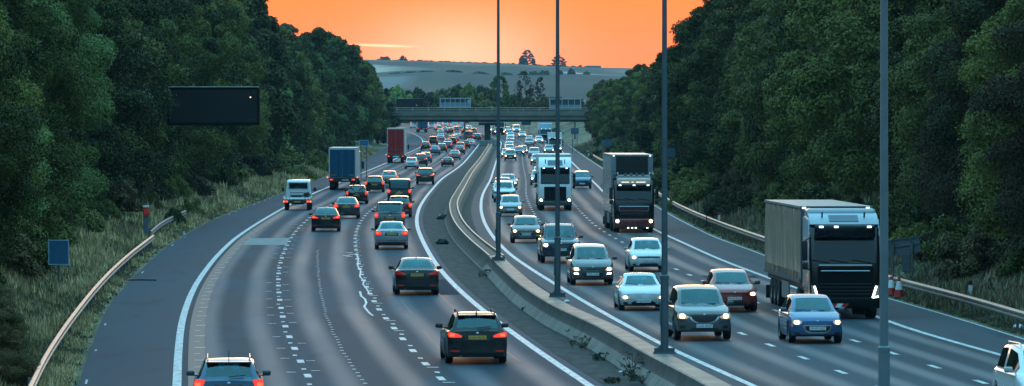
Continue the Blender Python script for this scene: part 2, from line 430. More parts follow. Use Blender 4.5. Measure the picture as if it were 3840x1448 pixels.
BT = Line([(2598, 1414), (2471, 1347), (2397, 1313), (2309, 1256), (2205, 1200), (2098, 1160), (1949, 1067), (1832, 955), (1780, 914), (1743, 880), (1710, 843), (1690, 806), (1683, 770), (1685, 753), (1722, 694), (1755, 642), (1777, 617), (1815, 566), (1828, 546)], 1.0, h=BH, ext=lambda D: np.asarray(D) * 0.0)

def drange(a, b, k=.012, mx=14.0):
    out = [a]
    while out[-1] < b: out.append(out[-1] + max(.8, min(mx, out[-1] * k)))
    out[-1] = b
    return np.array(out)
def ribbon(name, cols, D, z, m, uvcols=None, kind='structure'):
    """a strip of ground between lines; cols are X(D) functions"""
    n = len(cols); V = []
    for d in D:
        base = float(zr(d))
        for c in cols: V.append((float(c(d)), d, base + z))
    nr = len(D)
    fs = np.array([(i * n + j, i * n + j + 1, (i + 1) * n + j + 1, (i + 1) * n + j) for i in range(nr - 1) for j in range(n - 1)], dtype=np.int32)
    me = mesh_np(name, V, fs, [m], True)
    if uvcols:
        uv = me.uv_layers.new(name='lane')
        arr = np.array([(uvcols[i % n], D[i // n]) for i in range(nr * n)], dtype=np.float32)
        uv.data.foreach_set('uv', arr[fs.ravel()].ravel())
    return tag(obj(name, me), kind=kind)

DD = drange(72, 1690)
road_l = road_material('asphalt_west', (.016, .046, .070), (.034, .074, .106), .10, .30)
road_r = road_material('asphalt_east', (.021, .044, .061), (.050, .073, .090), .17, .42)
ribbon('left_carriageway', [lambda d: LE(d), lambda d: LW(d), lambda d: LL1(d), lambda d: LL2(d), lambda d: LR(d), lambda d: LR(d) + .75], DD, 0.0, road_l, [0.02, 1, 2, 3, 4, 4.2])
ribbon('right_carriageway', [lambda d: RW(d) - 1.1, lambda d: RW(d), RA, RB, lambda d: RO(d), lambda d: RE(d)], DD, 0.0, road_r, [.7, 1, 2, 3, 4, 4.9])
# dirt between the carriageways
md = bpy.data.materials.new('median_dirt'); md.use_nodes = True
t = md.node_tree; b = t.nodes['Principled BSDF']; g = t.nodes.new('ShaderNodeTexCoord').outputs['Object']
c = mixc(t, smooth01(t, noise(t, g, 1.0, 6, (2.2, .5, 2)), .35, .65), (.008, .009, .010), (.036, .034, .031))
c = mixc(t, mth(t, 'MULTIPLY', smooth01(t, noise(t, g, 1.0, 3, (9, 4, 9)), .6, .72), .6), c, (.12, .12, .115))
t.links.new(c, b.inputs['Base Color']); b.inputs['Roughness'].default_value = .9
bp = t.nodes.new('ShaderNodeBump'); bp.inputs['Distance'].default_value = .06; t.links.new(noise(t, g, 1.0, 6, (5, 2, 5)), bp.inputs['Height']); t.links.new(bp.outputs[0], b.inputs['Normal'])
ribbon('median_dirt', [lambda d: LR(d) + .40, lambda d: .5 * (LR(d) + RW(d)) + 0, lambda d: RW(d) - .75], DD, .006, md)

# ---- ground sheet: verges, wooded cutting slopes, then open land out to the hills
def bank(d, side):
    d = np.asarray(d, dtype=float)
    x = np.maximum(d - (1.6 if side < 0 else 1.3), 0)
    return np.where(x < 22, .30 * x, 6.6) * 1.0
def gz(X, D):
    D = float(D); X = float(X)
    e = float(LE(D)); r = float(RE(D))
    if X < e: return float(zr(D)) + float(bank(e - X, -1))
    if X > r: return float(zr(D)) + float(bank(X - r, 1))
    return float(zr(D))
rng = random.Random(3)
offs = [0, .25, .8, 1.6, 2.6, 3.8, 5.2, 7, 9, 11.5, 14, 17, 20, 24, 30, 40, 60, 100, 200, 450, 1000, 2200]
DG = np.concatenate([drange(40, 1690, .014, 12), [1800, 2000]])
V = []; n_lat = 2 * len(offs) + 2
for d in DG:
    dd = min(d, 1690.0); e = float(LE(dd)); r = float(RE(dd)); z0 = float(zr(d))
    row = [(e + .02 - o, float(bank(o, -1))) for o in reversed(offs)] + [(e + .6, -.05), (r - .6, -.05)] + [(r - .02 + o, float(bank(o, 1))) for o in offs]
    for j, (x, h) in enumerate(row):
        w = 0.0 if h < .02 else (math.sin(d * .31 + x * .9) + math.sin(d * .13 - x * .5)) * .08
        V.append((x, d, z0 + h + w - .02))
fs = np.array([(i * n_lat + j, i * n_lat + j + 1, (i + 1) * n_lat + j + 1, (i + 1) * n_lat + j) for i in range(len(DG) - 1) for j in range(n_lat - 1)], dtype=np.int32)
gm = bpy.data.materials.new('verge_ground'); gm.use_nodes = True
t = gm.node_tree; b = t.nodes['Principled BSDF']; g = t.nodes.new('ShaderNodeTexCoord').outputs['Object']
c = mixc(t, smooth01(t, noise(t, g, 1.0, 5, (.5, .12, .5)), .38, .62), (.060, .075, .034), (.19, .165, .10))
c = mixc(t, smooth01(t, noise(t, g, 1.0, 4, (3, 1, 3)), .45, .7), c, (.045, .050, .028))
t.links.new(c, b.inputs['Base Color']); b.inputs['Roughness'].default_value = .95
tag(obj('ground', mesh_np('ground', V, fs, [gm], True)), kind='structure')

# ---- hills: one sheet from beyond the road out past the ridge
def ridge_z(px):
    xs = [600, 1419, 1574, 1768, 1962, 2118, 2261, 3000]; ys = [216, 224, 227, 234, 240, 247, 253, 262]
    return CAMH + (YH - np.interp(px, xs, ys)) * 4300.0 / F
def hz(X, D):
    rz = ridge_z(CX + X * F / 4300.0)
    prof = np.interp(D, [1500, 1690, 2000, 2500, 3000, 3600, 4300, 4700, 5600, 7000], [2.5, 4.2, 8, 15, .50 * 52, .76 * 50, 50, 44, 25, 10])
    k = rz / 50.0
    w = np.interp(D, [1690, 2300, 3800, 4300], [0, 1.2, 1.6, .25])
    return prof * (1 + (k - 1) * np.interp(D, [1690, 3000, 4300], [0, .5, 1])) + w * (np.sin(X * .013 + D * .004) + .6 * np.sin(X * .031 - D * .007 + 1.3) + .5 * np.sin(X * .07 + D * .011))
XH = np.concatenate([np.linspace(-2200, -420, 24)[:-1], np.linspace(-420, 420, 170), np.linspace(420, 2200, 24)[1:]])
DH = np.concatenate([np.linspace(1500, 3000, 46), np.linspace(3020, 4300, 62), np.linspace(4350, 7000, 20)])
XX, YY = np.meshgrid(XH, DH)
ZZ = hz(XX, YY)
V = np.stack([XX.ravel(), YY.ravel(), ZZ.ravel()], 1)
nx = len(XH)
ii, jj = np.meshgrid(np.arange(len(DH) - 1), np.arange(nx - 1), indexing='ij'); a = (ii * nx + jj).ravel()
hme = mesh_np('hills', V, np.stack([a, a + 1, a + nx + 1, a + nx], 1), [], True)
# field pattern: real crops, stubble and woods by place
fx = XX.ravel(); fy = YY.ravel()
colr = np.tile(np.array([.030, .037, .026]), (len(fx), 1))
rs = np.random.RandomState(5)
def field(d0, d1, x0, x1, c, skew=0.0, xw=18.0):
    xs = fx - skew * (fy - d0)
    m_ = np.clip((fy - d0) / 18, 0, 1) * np.clip((d1 - fy) / 18, 0, 1) * np.clip((xs - x0) / xw, 0, 1) * np.clip((x1 - xs) / xw, 0, 1)
    m_ = m_[:, None]
    colr[:] = colr * (1 - m_) + np.array(c) * m_
field(3850, 4290, -900, 900, (.10, .082, .055))
field(3380, 3700, -600, -45, (.55, .46, .36), -.05, 60)
field(3780, 4000, -500, -20, (.02, .022, .016), -.2)
field(2350, 3230, -420, -58, (.11, .13, .13), .0, 10)
field(3000, 3600, 20, 60, (.055, .062, .05))
field(3330, 3430, 26, 62, (.5, .48, .44), .1, 8)
field(3000, 4000, 60, 500, (.13, .13, .12))
field(2000, 3300, -45, 70, (.016, .022, .016), 0, 14)
field(2100, 2800, 45, 300, (.16, .18, .18), 0, 20)
ca = hme.color_attributes.new('crop', 'FLOAT_COLOR', 'POINT')
ca.data.foreach_set('color', np.concatenate([colr, np.ones((len(colr), 1))], 1).astype(np.float32).ravel())
hm = bpy.data.materials.new('hill_fields'); hm.use_nodes = True
t = hm.node_tree; b = t.nodes['Principled BSDF']; g = t.nodes.new('ShaderNodeTexCoord').outputs['Object']
at = t.nodes.new('ShaderNodeAttribute'); at.attribute_name = 'crop'
c = mixc(t, mth(t, 'MULTIPLY', smooth01(t, noise(t, g, 1.0, 5, (.05, .018, .05)), .45, .7), .6), at.outputs['Color'], (.03, .04, .028))
t.links.new(c, b.inputs['Base Color']); b.inputs['Roughness'].default_value = .95
hme.materials.append(hm)
tag(obj('hills', hme), kind='structure')

# ---- painted lines
def strip_pts(mb, fn, d0, d1, w, z, step=2.0, off=0.0):
    n = max(2, int((d1 - d0) / step) + 1); ds = np.linspace(d0, d1, n); vs = []
    for d in ds:
        x = float(fn(d)) + off; zz = float(zr(d)) + z
        vs += [(x - w / 2, d, zz), (x + w / 2, d, zz)]
    mb.add(vs, [(2 * i, 2 * i + 1, 2 * i + 3, 2 * i + 2) for i in range(n - 1)])
ml = MB()
for fn, w in ((LW, .24), (LR, .24), (RW, .22), (RO, .22)):
    strip_pts(ml, fn, 74, 1400, w, .010, 3.0)
strip_pts(ml, RE, 100, 1000, .10, .010, 3.0, -.12)
for k in range(60):                                                  # worn dashes along the outer edge of the left shoulder
    d = 128 + k * 9.5
    if rng.random() < .45: strip_pts(ml, LE, d, d + 1.0 + 2 * rng.random(), .06, .010, 2.0, .18)
def dashes(fn, d0, d1, mod, ln, w=.17, off=0.0, jit=0.0):
    d = d0
    while d < d1:
        strip_pts(ml, fn, d, d + ln, w, .010, 1.2, off + rng.uniform(-jit, jit)); d += mod
dashes(RA, 118, 1300, 8.3, 2.0); dashes(RB, 121, 1300, 8.3, 2.0)
dashes(LL1, 124.5, 1300, 8.2, 1.9, .20); dashes(LL2, 123, 1300, 8.2, 1.9, .20)
dashes(LL1, 128.8, 330, 8.2, .7, .13, -.05, .05); dashes(LL2, 127, 330, 8.2, .7, .14, .06, .05)
# rumble ribs and ghost ticks
for k in range(34):
    d = 126 + k * 8.2
    strip_pts(ml, LW, d, d + .30, .34, .010, 1, .66); strip_pts(ml, LW, d + 4.1, d + 4.35, .20, .010, 1, .56)
for k in range(26):
    d = 127 + k * 8.2
    for o in (-.42, .30): dq = d + rng.uniform(-2, 2); strip_pts(ml, LL1, dq, dq + .22, .26, .0105, 9, o) if rng.random() < .8 else None
    if rng.random() < .8: strip_pts(ml, LL2, d + 3, d + 3.25, .34, .0105, 9, .1)
mid2 = lambda d: .56 * LL1(d) + .44 * LL2(d) + .15 * np.sin(np.asarray(d) / 30.0)
for k in range(74):                                                  # faint dotted joint in the middle lane
    d = 132 + k * 1.9
    strip_pts(ml, mid2, d, d + .3, .11, .010, 9, rng.uniform(-.03, .03))
# painted squiggle and worn overbanding by the second lane line
sq = [(905, 733), (908, 745), (918, 753), (921, 762), (916, 772), (922, 780), (929, 788), (938, 795)]
pts = [gp(x * S_, y * S_) for x, y in sq]
for (x0, y0), (x1, y1) in zip(pts[:-1], pts[1:]):
    ml.add([(x0 - .045, y0, .012), (x0 + .045, y0, .012), (x1 + .045, y1, .012), (x1 - .045, y1, .012)], [(0, 1, 2, 3)])
sq2 = [(893, 640), (897, 652), (895, 668), (903, 682), (901, 696), (911, 708), (909, 716), (918, 727), (926, 741)]
pts = [gp(x * S_ + 6, y * S_) for x, y in sq2]
for (x0, y0), (x1, y1) in zip(pts[:-1], pts[1:]):
    ml.add([(x0 - .035, y0, .013), (x0 + .035, y0, .013), (x1 + .035, y1, .013), (x1 - .035, y1, .013)], [(0, 1, 2, 3)])
for x, y in ((868, 643), (875, 645), (882, 640), (876, 636)):
    gx, gy = gp(x * S_, y * S_); ml.add([(gx - .12, gy - .4, .012), (gx + .2, gy - .3, .012), (gx + .25, gy + .4, .012), (gx - .1, gy + .3, .012)], [(0, 1, 2, 3)])
mpaint = bpy.data.materials.new('worn_road_paint'); mpaint.use_nodes = True
t = mpaint.node_tree; b = t.nodes['Principled BSDF']; g = t.nodes.new('ShaderNodeTexCoord').outputs['Object']
w_ = smooth01(t, noise(t, g, 1.0, 6, (6, 1.2, 6)), .30, .62)
t.links.new(mixc(t, w_, (.33, .35, .37), (.60, .62, .63)), b.inputs['Base Color']); b.inputs['Roughness'].default_value = .5
tag(ml.build('road_markings', mpaint), kind='structure')
# pale concrete repair across lane one, dark tar seams
pm = MB(); d0, d1 = depth(616 * S_), depth(599 * S_)
pm.add([(float(LW(d0)) + .5, d0, .004), (float(LL1(d0)) - .1, d0, .004), (float(LL1(d1)) - .1, d1, .004), (float(LW(d1)) + .5, d1, .004)], [(0, 1, 2, 3)])
tag(pm.build('road_patch', mat('pale_patch', (.20, .215, .22), .75, 0, .25, 2.0)), kind='structure')
tm = MB()
for k in range(5):
    o = rng.uniform(-1.6, 1.6); strip_pts(tm, LL2, 150 + 35 * k, 172 + 35 * k, .05, .006, 2, 1.2 + .3 * o)
strip_pts(tm, RW, 110, 500, .06, .006, 3, .75); strip_pts(tm, LR, 150, 420, .06, .006, 3, -1.0)
strip_pts(tm, LW, 120, 400, .5, .005, 3, .55)
tag(tm.build('road_tar_seams', mat('tar', (.022, .025, .028), .5, 0, .3, 5)), kind='structure')
pk = MB()
for fa, fb, u0, u1, d0, d1 in ((LL2, LR, .5, .95, 205, 224), (RW, RO, .40, .62, 190, 193), (RW, RO, .72, .96, 226, 229)):
    q4 = []
    for d_, us in ((d0, (u0, u1)), (d1, (u1, u0))):
        for u_ in us: q4.append((float(fa(d_)) * (1 - u_) + float(fb(d_)) * u_, d_, .0035))
    pk.add(q4, [(0, 1, 2, 3)])
tag(pk.build('road_repairs', mat('dark_repair', (.014, .034, .050), .85, 0, .3, 3.0, spec=.05)), kind='structure')

# ================================================================== central concrete barrier
def barrier(name, d0, d1, wfun, label, step, hollow):
    """left face with a sloped foot, flat (or troughed) top, right face"""
    ds = np.arange(d0, d1 + .01, step); vs = []; n = None
    for d in ds:
        x = float(BT(d)); z = float(zr(d)); w = wfun(d)
        if hollow:
            pr = [(-.34, -.1), (-.34, .06), (-.30, .10), (-.10, .36), (0, BH), (.07, BH + .01), (.12, BH - .10), (w - .14, BH - .10), (w - .09, BH + .01), (w, BH), (w + .10, .36), (w + .28, .06), (w + .28, -.1)]
        else:
            pr = [(-.34, -.1), (-.34, .06), (-.31, .10), (-.12, .34), (-.07, .40), (-.012, BH - .03), (.03, BH), (w * .3, BH + .006), (w * .7, BH + .006), (w - .03, BH), (w, BH - .03), (w + .03, .3), (w + .22, .02), (w + .22, -.1)]
        n = len(pr)
        vs += [(x + a, d, z + b_) for a, b_ in pr]
    mb = MB(); fs = []; mi_ = []
    for i in range(len(ds) - 1):
        for j in range(n - 1):
            a = i * n + j; fs.append((a, a + 1, a + n + 1, a + n))
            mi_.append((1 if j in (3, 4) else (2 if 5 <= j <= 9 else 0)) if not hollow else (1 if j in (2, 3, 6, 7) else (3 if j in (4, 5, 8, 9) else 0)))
    fs += [tuple(range(n)), tuple(range((len(ds) - 1) * n, len(ds) * n))]; mi_ += [0, 0]
    mb.add(vs, fs); mb.m = mi_
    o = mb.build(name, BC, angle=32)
    tag(o, label, 'barrier'); return o
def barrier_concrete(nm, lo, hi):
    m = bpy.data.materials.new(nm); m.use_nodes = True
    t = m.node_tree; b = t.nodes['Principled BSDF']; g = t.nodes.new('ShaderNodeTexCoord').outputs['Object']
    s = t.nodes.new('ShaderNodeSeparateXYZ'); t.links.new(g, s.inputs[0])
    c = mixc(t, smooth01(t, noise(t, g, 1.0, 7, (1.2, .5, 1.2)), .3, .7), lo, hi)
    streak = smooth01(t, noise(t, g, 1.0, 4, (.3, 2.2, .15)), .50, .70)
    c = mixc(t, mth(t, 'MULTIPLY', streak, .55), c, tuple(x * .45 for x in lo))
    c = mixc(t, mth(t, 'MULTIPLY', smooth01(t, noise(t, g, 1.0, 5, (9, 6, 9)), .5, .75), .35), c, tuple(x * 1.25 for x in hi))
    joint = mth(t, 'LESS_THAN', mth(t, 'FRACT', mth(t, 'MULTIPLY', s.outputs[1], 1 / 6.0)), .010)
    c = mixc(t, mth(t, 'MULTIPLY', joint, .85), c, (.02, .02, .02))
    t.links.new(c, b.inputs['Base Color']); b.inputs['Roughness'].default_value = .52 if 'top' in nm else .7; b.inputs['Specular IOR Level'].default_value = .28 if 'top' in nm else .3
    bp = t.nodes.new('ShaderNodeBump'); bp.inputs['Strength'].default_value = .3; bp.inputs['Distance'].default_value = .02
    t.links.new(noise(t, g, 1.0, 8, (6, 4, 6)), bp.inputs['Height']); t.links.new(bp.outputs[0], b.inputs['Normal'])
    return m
BC = [barrier_concrete('barrier_foot', (.14, .13, .12), (.22, .205, .185)), barrier_concrete('barrier_grimy_face', (.050, .050, .047), (.090, .086, .078)), barrier_concrete('barrier_top', (.15, .118, .098), (.28, .212, .172)), mat('barrier_sheen_ridge', (.46, .33, .24), .46, .45, .2, 1.5, detail=7)]  # top and ridge colours warmed to paint in the low orange sky's sheen
DJ = 236.0
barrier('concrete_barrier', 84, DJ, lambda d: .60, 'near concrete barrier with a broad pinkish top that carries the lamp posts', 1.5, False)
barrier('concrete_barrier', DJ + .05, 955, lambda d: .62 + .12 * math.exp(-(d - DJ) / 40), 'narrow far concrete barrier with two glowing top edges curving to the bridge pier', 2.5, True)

# ================================================================== lamp posts on the barrier
def lamp_post(px, py, label, m, D=None):
    D = D or depth(py, BH); x = (px - CX) * D / F
    r = empty('lamp_post', (x, D, float(zr(D)) + BH)); tag(r, label, 'lamp post', 'lamp posts along the central barrier')
    f = MB(); f.box((0, 0, .03), (.62, .34, .05))
    for sx in (-1, 1):
        for sy in (-1, 1): f.tube([(sx * .24, sy * .11, .05), (sx * .24, sy * .11, .14)], .025, 6)
    f.build('base_flange', m, r)
    f = MB(); f.add([(-.30, -.02, .05), (-.10, -.02, .05), (-.09, -.02, .26)], [(0, 1, 2)]); f.box((0, 0, .16), (.03, .30, .2))
    for sx in (-1, 1): f.prism([(-.012, .055), (.012, .055), (.012, .16), (-.012, .16)], min(sx * .28, sx * .1), max(sx * .28, sx * .1))
    f.build('gusset', m, r)
    p = MB(); p.tube([(0, 0, .05), (0, 0, 2.05)], .112, 14); p.tube([(0, 0, 2.05), (0, 0, 2.13), (0, 0, 2.16)], [.122, .122, .09], 14)
    p.build('base_section', m, r, angle=40)
    p = MB(); p.tube([(0, 0, 2.13), (0, 0, 8), (0, 0, 14.0)], [.086, .072, .055], 14); p.build('shaft', m, r, angle=40)
    d = MB(); d.rbox((-.11, -.03, 1.1), (.05, .12, .62), .01); d.build('access_door', m, r)
    a = MB()
    for sx in (-1, 1): a.tube([(0, 0, 13.9), (sx * .5, 0, 14.3), (sx * 1.8, 0, 14.5)], .04, 8)
    a.build('twin_arm', m, r, angle=40)
    for sx in (-1, 1):
        l = MB(); l.rbox((sx * 2.2, 0, 14.5), (.8, .3, .16), .06); l.build('lantern', M['signback'], r)
    return r
lamp_post(1253 * S_, 978, 'dark slim lamp post standing farthest along the barrier, left of the bridge middle', M['pole'])
lamp_post(1402 * S_, 1115, 'dark lamp post standing on the barrier in front of the white lorry', M['pole'])
lamp_post(1671 * S_, 1327, 'dark lamp post with a thick base, standing beside the grey crossover car', M['pole'])
lamp_post(2223 * S_, 0, 'pale grey blue lamp post, nearest and thickest, right of the big black lorry', M['polepale'], D=97.0)

# ================================================================== steel guard rails
def guard_rail(line, d0, d1, h, label, post_step, side, mrail, double=False, drop=None, prof_h=.31):
    r = empty('guard_rail', (float(line(d0)), d0, 0)); tag(r, label, 'guard rail')
    ox, oy = float(line(d0)), d0
    ds = np.arange(d0, d1 + .01, 2.0); n = 0
    prof = [(0, -.16), (.02, -.13), (.075, -.10), (.075, -.05), (.0, -.02), (.0, .02), (.075, .05), (.075, .10), (.02, .13), (0, .16), (-.02, .155), (-.02, -.155)]
    n = len(prof); vs = []; fs = []
    for i, d in enumerate(ds):
        x = float(line(d)) - ox; k = 0 if drop is None else drop(d)
        for a, b_ in prof: vs.append((x - side * a, d - oy, float(zr(d)) + h - .16 + b_ - k))
    for i in range(len(ds) - 1):
        for j in range(n): fs.append((i * n + j, i * n + (j + 1) % n, (i + 1) * n + (j + 1) % n, (i + 1) * n + j))
    fs += [tuple(range(n)), tuple(range((len(ds) - 1) * n, len(ds) * n))]
    mb = MB(); mb.add(vs, fs); mb.build('rail_beam', mrail, r, angle=25)
    d = d0 + 1
    while d < d1:
        x = float(line(d)) - ox; z = float(zr(d)); k = 0 if drop is None else drop(d)
        p = MB(); p.box((x + side * .07, d - oy, z + (h - k) / 2 - .15), (.09, .10, h - k + .30)); p.box((x + side * .03, d - oy, z + h - .16 - k), (.06, .14, .14))
        p.build('rail_post', M['post'], r); d += post_step
    return r
GL = Line([(75, 971), (100, 915), (150, 835), (200, 768), (250, 708), (300, 658), (350, 617), (385, 592)], S_, h=.7)
GL2 = Line([(384, 578), (395, 563), (415, 551), (440, 540), (468, 528)], S_, h=.75)
GR = Line([(2223, 578.6), (2280, 609), (2463, 714), (2502, 744), (2554, 770), (2620, 799.5), (2720, 838), (2880, 892), (3267, 1015), (3371, 1045), (3483, 1071), (3595, 1100), (3707, 1130), (3840, 1171)], 1.0, h=.72)
guard_rail(GL, 110, depth(590 * S_, .7), .72, 'corrugated steel guard rail in the long grass left of the shoulder', 4.0, -1, M['galv'])
dg0 = depth(580 * S_, .75)
guard_rail(GL2, dg0, depth(527 * S_, .75), .75, 'short dark guard rail end beyond the red topped phone post', 4.0, -1, mat('dull_steel', (.20, .21, .21), .6, .4, .2, 3))
guard_rail(GR, 118, depth(579, .72), .74, 'long corrugated steel guard rail along the right hand verge', 4.0, 1, M['galv'])

# ================================================================== overbridge
DBR = 985.0; zb0 = float(zr(DBR))
br = empty('road_bridge', (0, DBR, 0)); tag(br, 'low concrete road bridge with railed parapet crossing the motorway', 'bridge')
k_ = DBR / F
x0b, x1b = (1440 - CX) * k_ - 26, (2240 - CX) * k_ + 26
zz = lambda py: CAMH + (YH - py) * k_
mbr = MB()
mbr.box(((x0b + x1b) / 2, 3.6, zz(437)), (x1b - x0b, 7.2, zz(425) - zz(449)))
mbr.box(((x0b + x1b) / 2, -.12, zz(429)), (x1b - x0b, .24, zz(423) - zz(434)))
mbr.build('deck', mat('bridge_concrete', (.16, .135, .105), .85, 0, .3, .35, detail=8), br)
sf = MB()
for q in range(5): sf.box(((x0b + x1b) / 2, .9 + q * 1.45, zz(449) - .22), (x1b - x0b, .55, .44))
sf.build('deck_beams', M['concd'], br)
mr_ = mat('parapet_steel', (.42, .38, .32), .55, .2, .2, 3)
for side_y, nm in ((0.0, 0), (7.1, 1)):
    for py in ((404, 411, 417, 421.5) if side_y == 0 else (404, 412, 419)):
        rl = MB(); rl.box(((x0b + x1b) / 2, side_y, zz(py)), (x1b - x0b, .08, .11 if py == 404 else .08)); rl.build('parapet_rail', mr_, br)
    q = x0b + 1.0
    while q < x1b:
        rl = MB(); rl.box((q, side_y + .07, .5 * (zz(403) + zz(425))), (.10, .06, zz(403) - zz(425))); rl.build('parapet_post', mr_, br); q += 3.05
pl = MB(); pl.box(((x0b + x1b) / 2, .16, .5 * (zz(409) + zz(424))), (x1b - x0b, .06, zz(409) - zz(424))); pl.build('parapet_panel', mat('parapet_infill', (.12, .10, .08), .8, 0, .3, .8), br)
pier_x = (1828 - CX) * k_
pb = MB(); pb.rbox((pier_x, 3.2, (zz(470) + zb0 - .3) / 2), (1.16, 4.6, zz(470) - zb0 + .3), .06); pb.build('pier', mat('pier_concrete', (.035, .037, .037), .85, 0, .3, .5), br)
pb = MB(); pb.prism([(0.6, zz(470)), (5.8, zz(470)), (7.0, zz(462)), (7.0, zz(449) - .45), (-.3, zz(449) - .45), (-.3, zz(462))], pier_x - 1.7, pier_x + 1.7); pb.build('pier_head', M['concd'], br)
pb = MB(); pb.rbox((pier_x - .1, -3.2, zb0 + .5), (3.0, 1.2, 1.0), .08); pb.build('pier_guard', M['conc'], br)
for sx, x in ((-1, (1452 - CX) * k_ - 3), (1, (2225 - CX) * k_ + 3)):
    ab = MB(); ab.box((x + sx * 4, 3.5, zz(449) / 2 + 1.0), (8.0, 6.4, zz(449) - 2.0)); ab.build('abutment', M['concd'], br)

# ================================================================== trees
def leaf_cloud(seed, h, r, zlo, nclump, nleaf, size, shape=1.0, holes=0.0, crad=(.16, .34)):
    """crown of leaf sprays: clumps scattered over an uneven crown, leaves over every clump"""
    q = np.random.RandomState(seed)
    t = q.rand(nclump) ** .85
    prof = np.sin(np.pi * np.clip(t * .80 + .17, 0, 1)) ** (.62 * shape)
    lob = 1 + .22 * np.sin(q.rand() * 6 + 3 * t)
    an = q.rand(nclump) * 2 * np.pi
    rr = r * prof * lob * (.58 + .42 * q.rand(nclump) ** .5) * (1 + .15 * np.sin(2 * an + seed))
    C = np.stack([rr * np.cos(an), rr * np.sin(an), zlo + (h - zlo) * t], 1)
    cr = r * (crad[0] + (crad[1] - crad[0]) * q.rand(nclump)); cr *= (.65 + .5 * (1 - t))
    w = cr ** 2; w /= w.sum()
    ci = q.choice(nclump, nleaf, p=w)
    d = q.randn(nleaf, 3); d /= np.linalg.norm(d, axis=1)[:, None]
    d[:, 2] = np.where((d[:, 2] < -.15) & (q.rand(nleaf) < .7), -d[:, 2], d[:, 2])
    rad = .62 + .42 * q.rand(nleaf) + np.where(q.rand(nleaf) < .12, .28 * q.rand(nleaf), 0)
    P = C[ci] + d * (cr[ci] * rad)[:, None] * np.array([1, 1, .82])
    P[:, 2] = np.maximum(P[:, 2], zlo * .5)
    nrm = d * .9 + q.randn(nleaf, 3) * .55 + np.array([0, 0, .35]); nrm /= np.linalg.norm(nrm, axis=1)[:, None]
    a = np.cross(nrm, q.randn(nleaf, 3)); a /= np.linalg.norm(a, axis=1)[:, None]; b = np.cross(nrm, a)
    s = (size * (.55 + .9 * q.rand(nleaf)))[:, None]
    A = a * s; B = b * s * .62
    droop = nrm * s * -.18
    V = np.stack([P - A + droop, P - B * .9, P + A + droop, P + B * .9], 1).reshape(-1, 3)
    return V, np.arange(nleaf * 4).reshape(-1, 4)
def trunk_mb(seed, h, r0, spread, nl=6, z0=.35):
    q = random.Random(seed); m = MB()
    top = (q.uniform(-.3, .3), q.uniform(-.3, .3), h * .86)
    m.tube([(0, 0, -.8), (0, 0, .1), (top[0] * .4, top[1] * .4, h * .4), top], [r0 * 1.35, r0, r0 * .7, r0 * .16], 8)
    for k in range(nl):
        a = 2 * math.pi * (k + q.random() * .6) / nl; z = h * (z0 + .42 * k / nl); f = z / h
        l = spread * q.uniform(.55, .95)
        p0 = Vector((top[0] * f, top[1] * f, z)); p2 = p0 + Vector((math.cos(a) * l, math.sin(a) * l, l * q.uniform(.45, .9))); p1 = p0.lerp(p2, .5) + Vector((0, 0, -.12 * l))
        m.tube([p0, p1, p2], [r0 * .42, r0 * .28, r0 * .08], 6)
    return m
LEAFA = leaf_material('leaves_deep_green', (.020, .027, .007), (.155, .160, .037))
LEAFB = leaf_material('leaves_olive', (.026, .028, .008), (.130, .130, .036))
LEAFC = leaf_material('leaves_pale_green', (.08, .12, .032), (.20, .26, .08))
LEAFD = leaf_material('leaves_bronze', (.034, .026, .011), (.125, .094, .038))
CROWNS = {}
def crown(kind, lod, i):
    k = (lod, i)
    if k in CROWNS: return CROWNS[k]
    if lod == 0: V, f = leaf_cloud(100 + i * 7, 14, 5.0, .6, 110, 190000, .056, crad=(.11, .28))
    elif lod == 1: V, f = leaf_cloud(100 + i * 7, 14, 5.0, .6, 100, 80000, .092, crad=(.11, .28))
    else: V, f = leaf_cloud(100 + i * 7, 14, 5.0, .6, 84, 32000, .165, crad=(.12, .28))
    CROWNS[k] = mesh_np('crown', V, f, [LEAFA]); return CROWNS[k]
def dome(i, lod=1):
    k = ('dome', i, lod)
    if k in CROWNS: return CROWNS[k]
    qn = np.random.RandomState(500 + i); nc = 46
    a = qn.rand(nc) * 2 * np.pi; el = np.arccos(1 - qn.rand(nc) * 1.05); rr = .55 + .38 * qn.rand(nc)
    C = np.stack([np.sin(el) * np.cos(a) * rr, np.sin(el) * np.sin(a) * rr, np.maximum(np.cos(el) * rr * .95, .06)], 1)
    C[:, 0] *= 1 + .2 * np.sin(a * 2 + i)
    nl = 15000 if lod == 1 else 5000; cr = .13 + .16 * qn.rand(nc); ci = qn.choice(nc, nl, p=cr ** 2 / (cr ** 2).sum())
    d = qn.randn(nl, 3); d /= np.linalg.norm(d, axis=1)[:, None]; d[:, 2] = np.where((d[:, 2] < -.2) & (qn.rand(nl) < .7), -d[:, 2], d[:, 2])
    P = C[ci] + d * (cr[ci] * (.6 + .5 * qn.rand(nl)))[:, None]; P[:, 2] = np.maximum(P[:, 2], .01)
    nrm = d + qn.randn(nl, 3) * .5 + np.array([0, 0, .3]); nrm /= np.linalg.norm(nrm, axis=1)[:, None]
    A = np.cross(nrm, qn.randn(nl, 3)); A /= np.linalg.norm(A, axis=1)[:, None]; B = np.cross(nrm, A)
    s_ = ((.036 if lod == 1 else .07) * (.6 + .8 * qn.rand(nl)))[:, None]
    V = np.stack([P - A * s_, P - B * s_ * .6, P + A * s_, P + B * s_ * .6], 1).reshape(-1, 3)
    CROWNS[k] = mesh_np('crown', V, np.arange(nl * 4).reshape(-1, 4), [LEAFA]); return CROWNS[k]
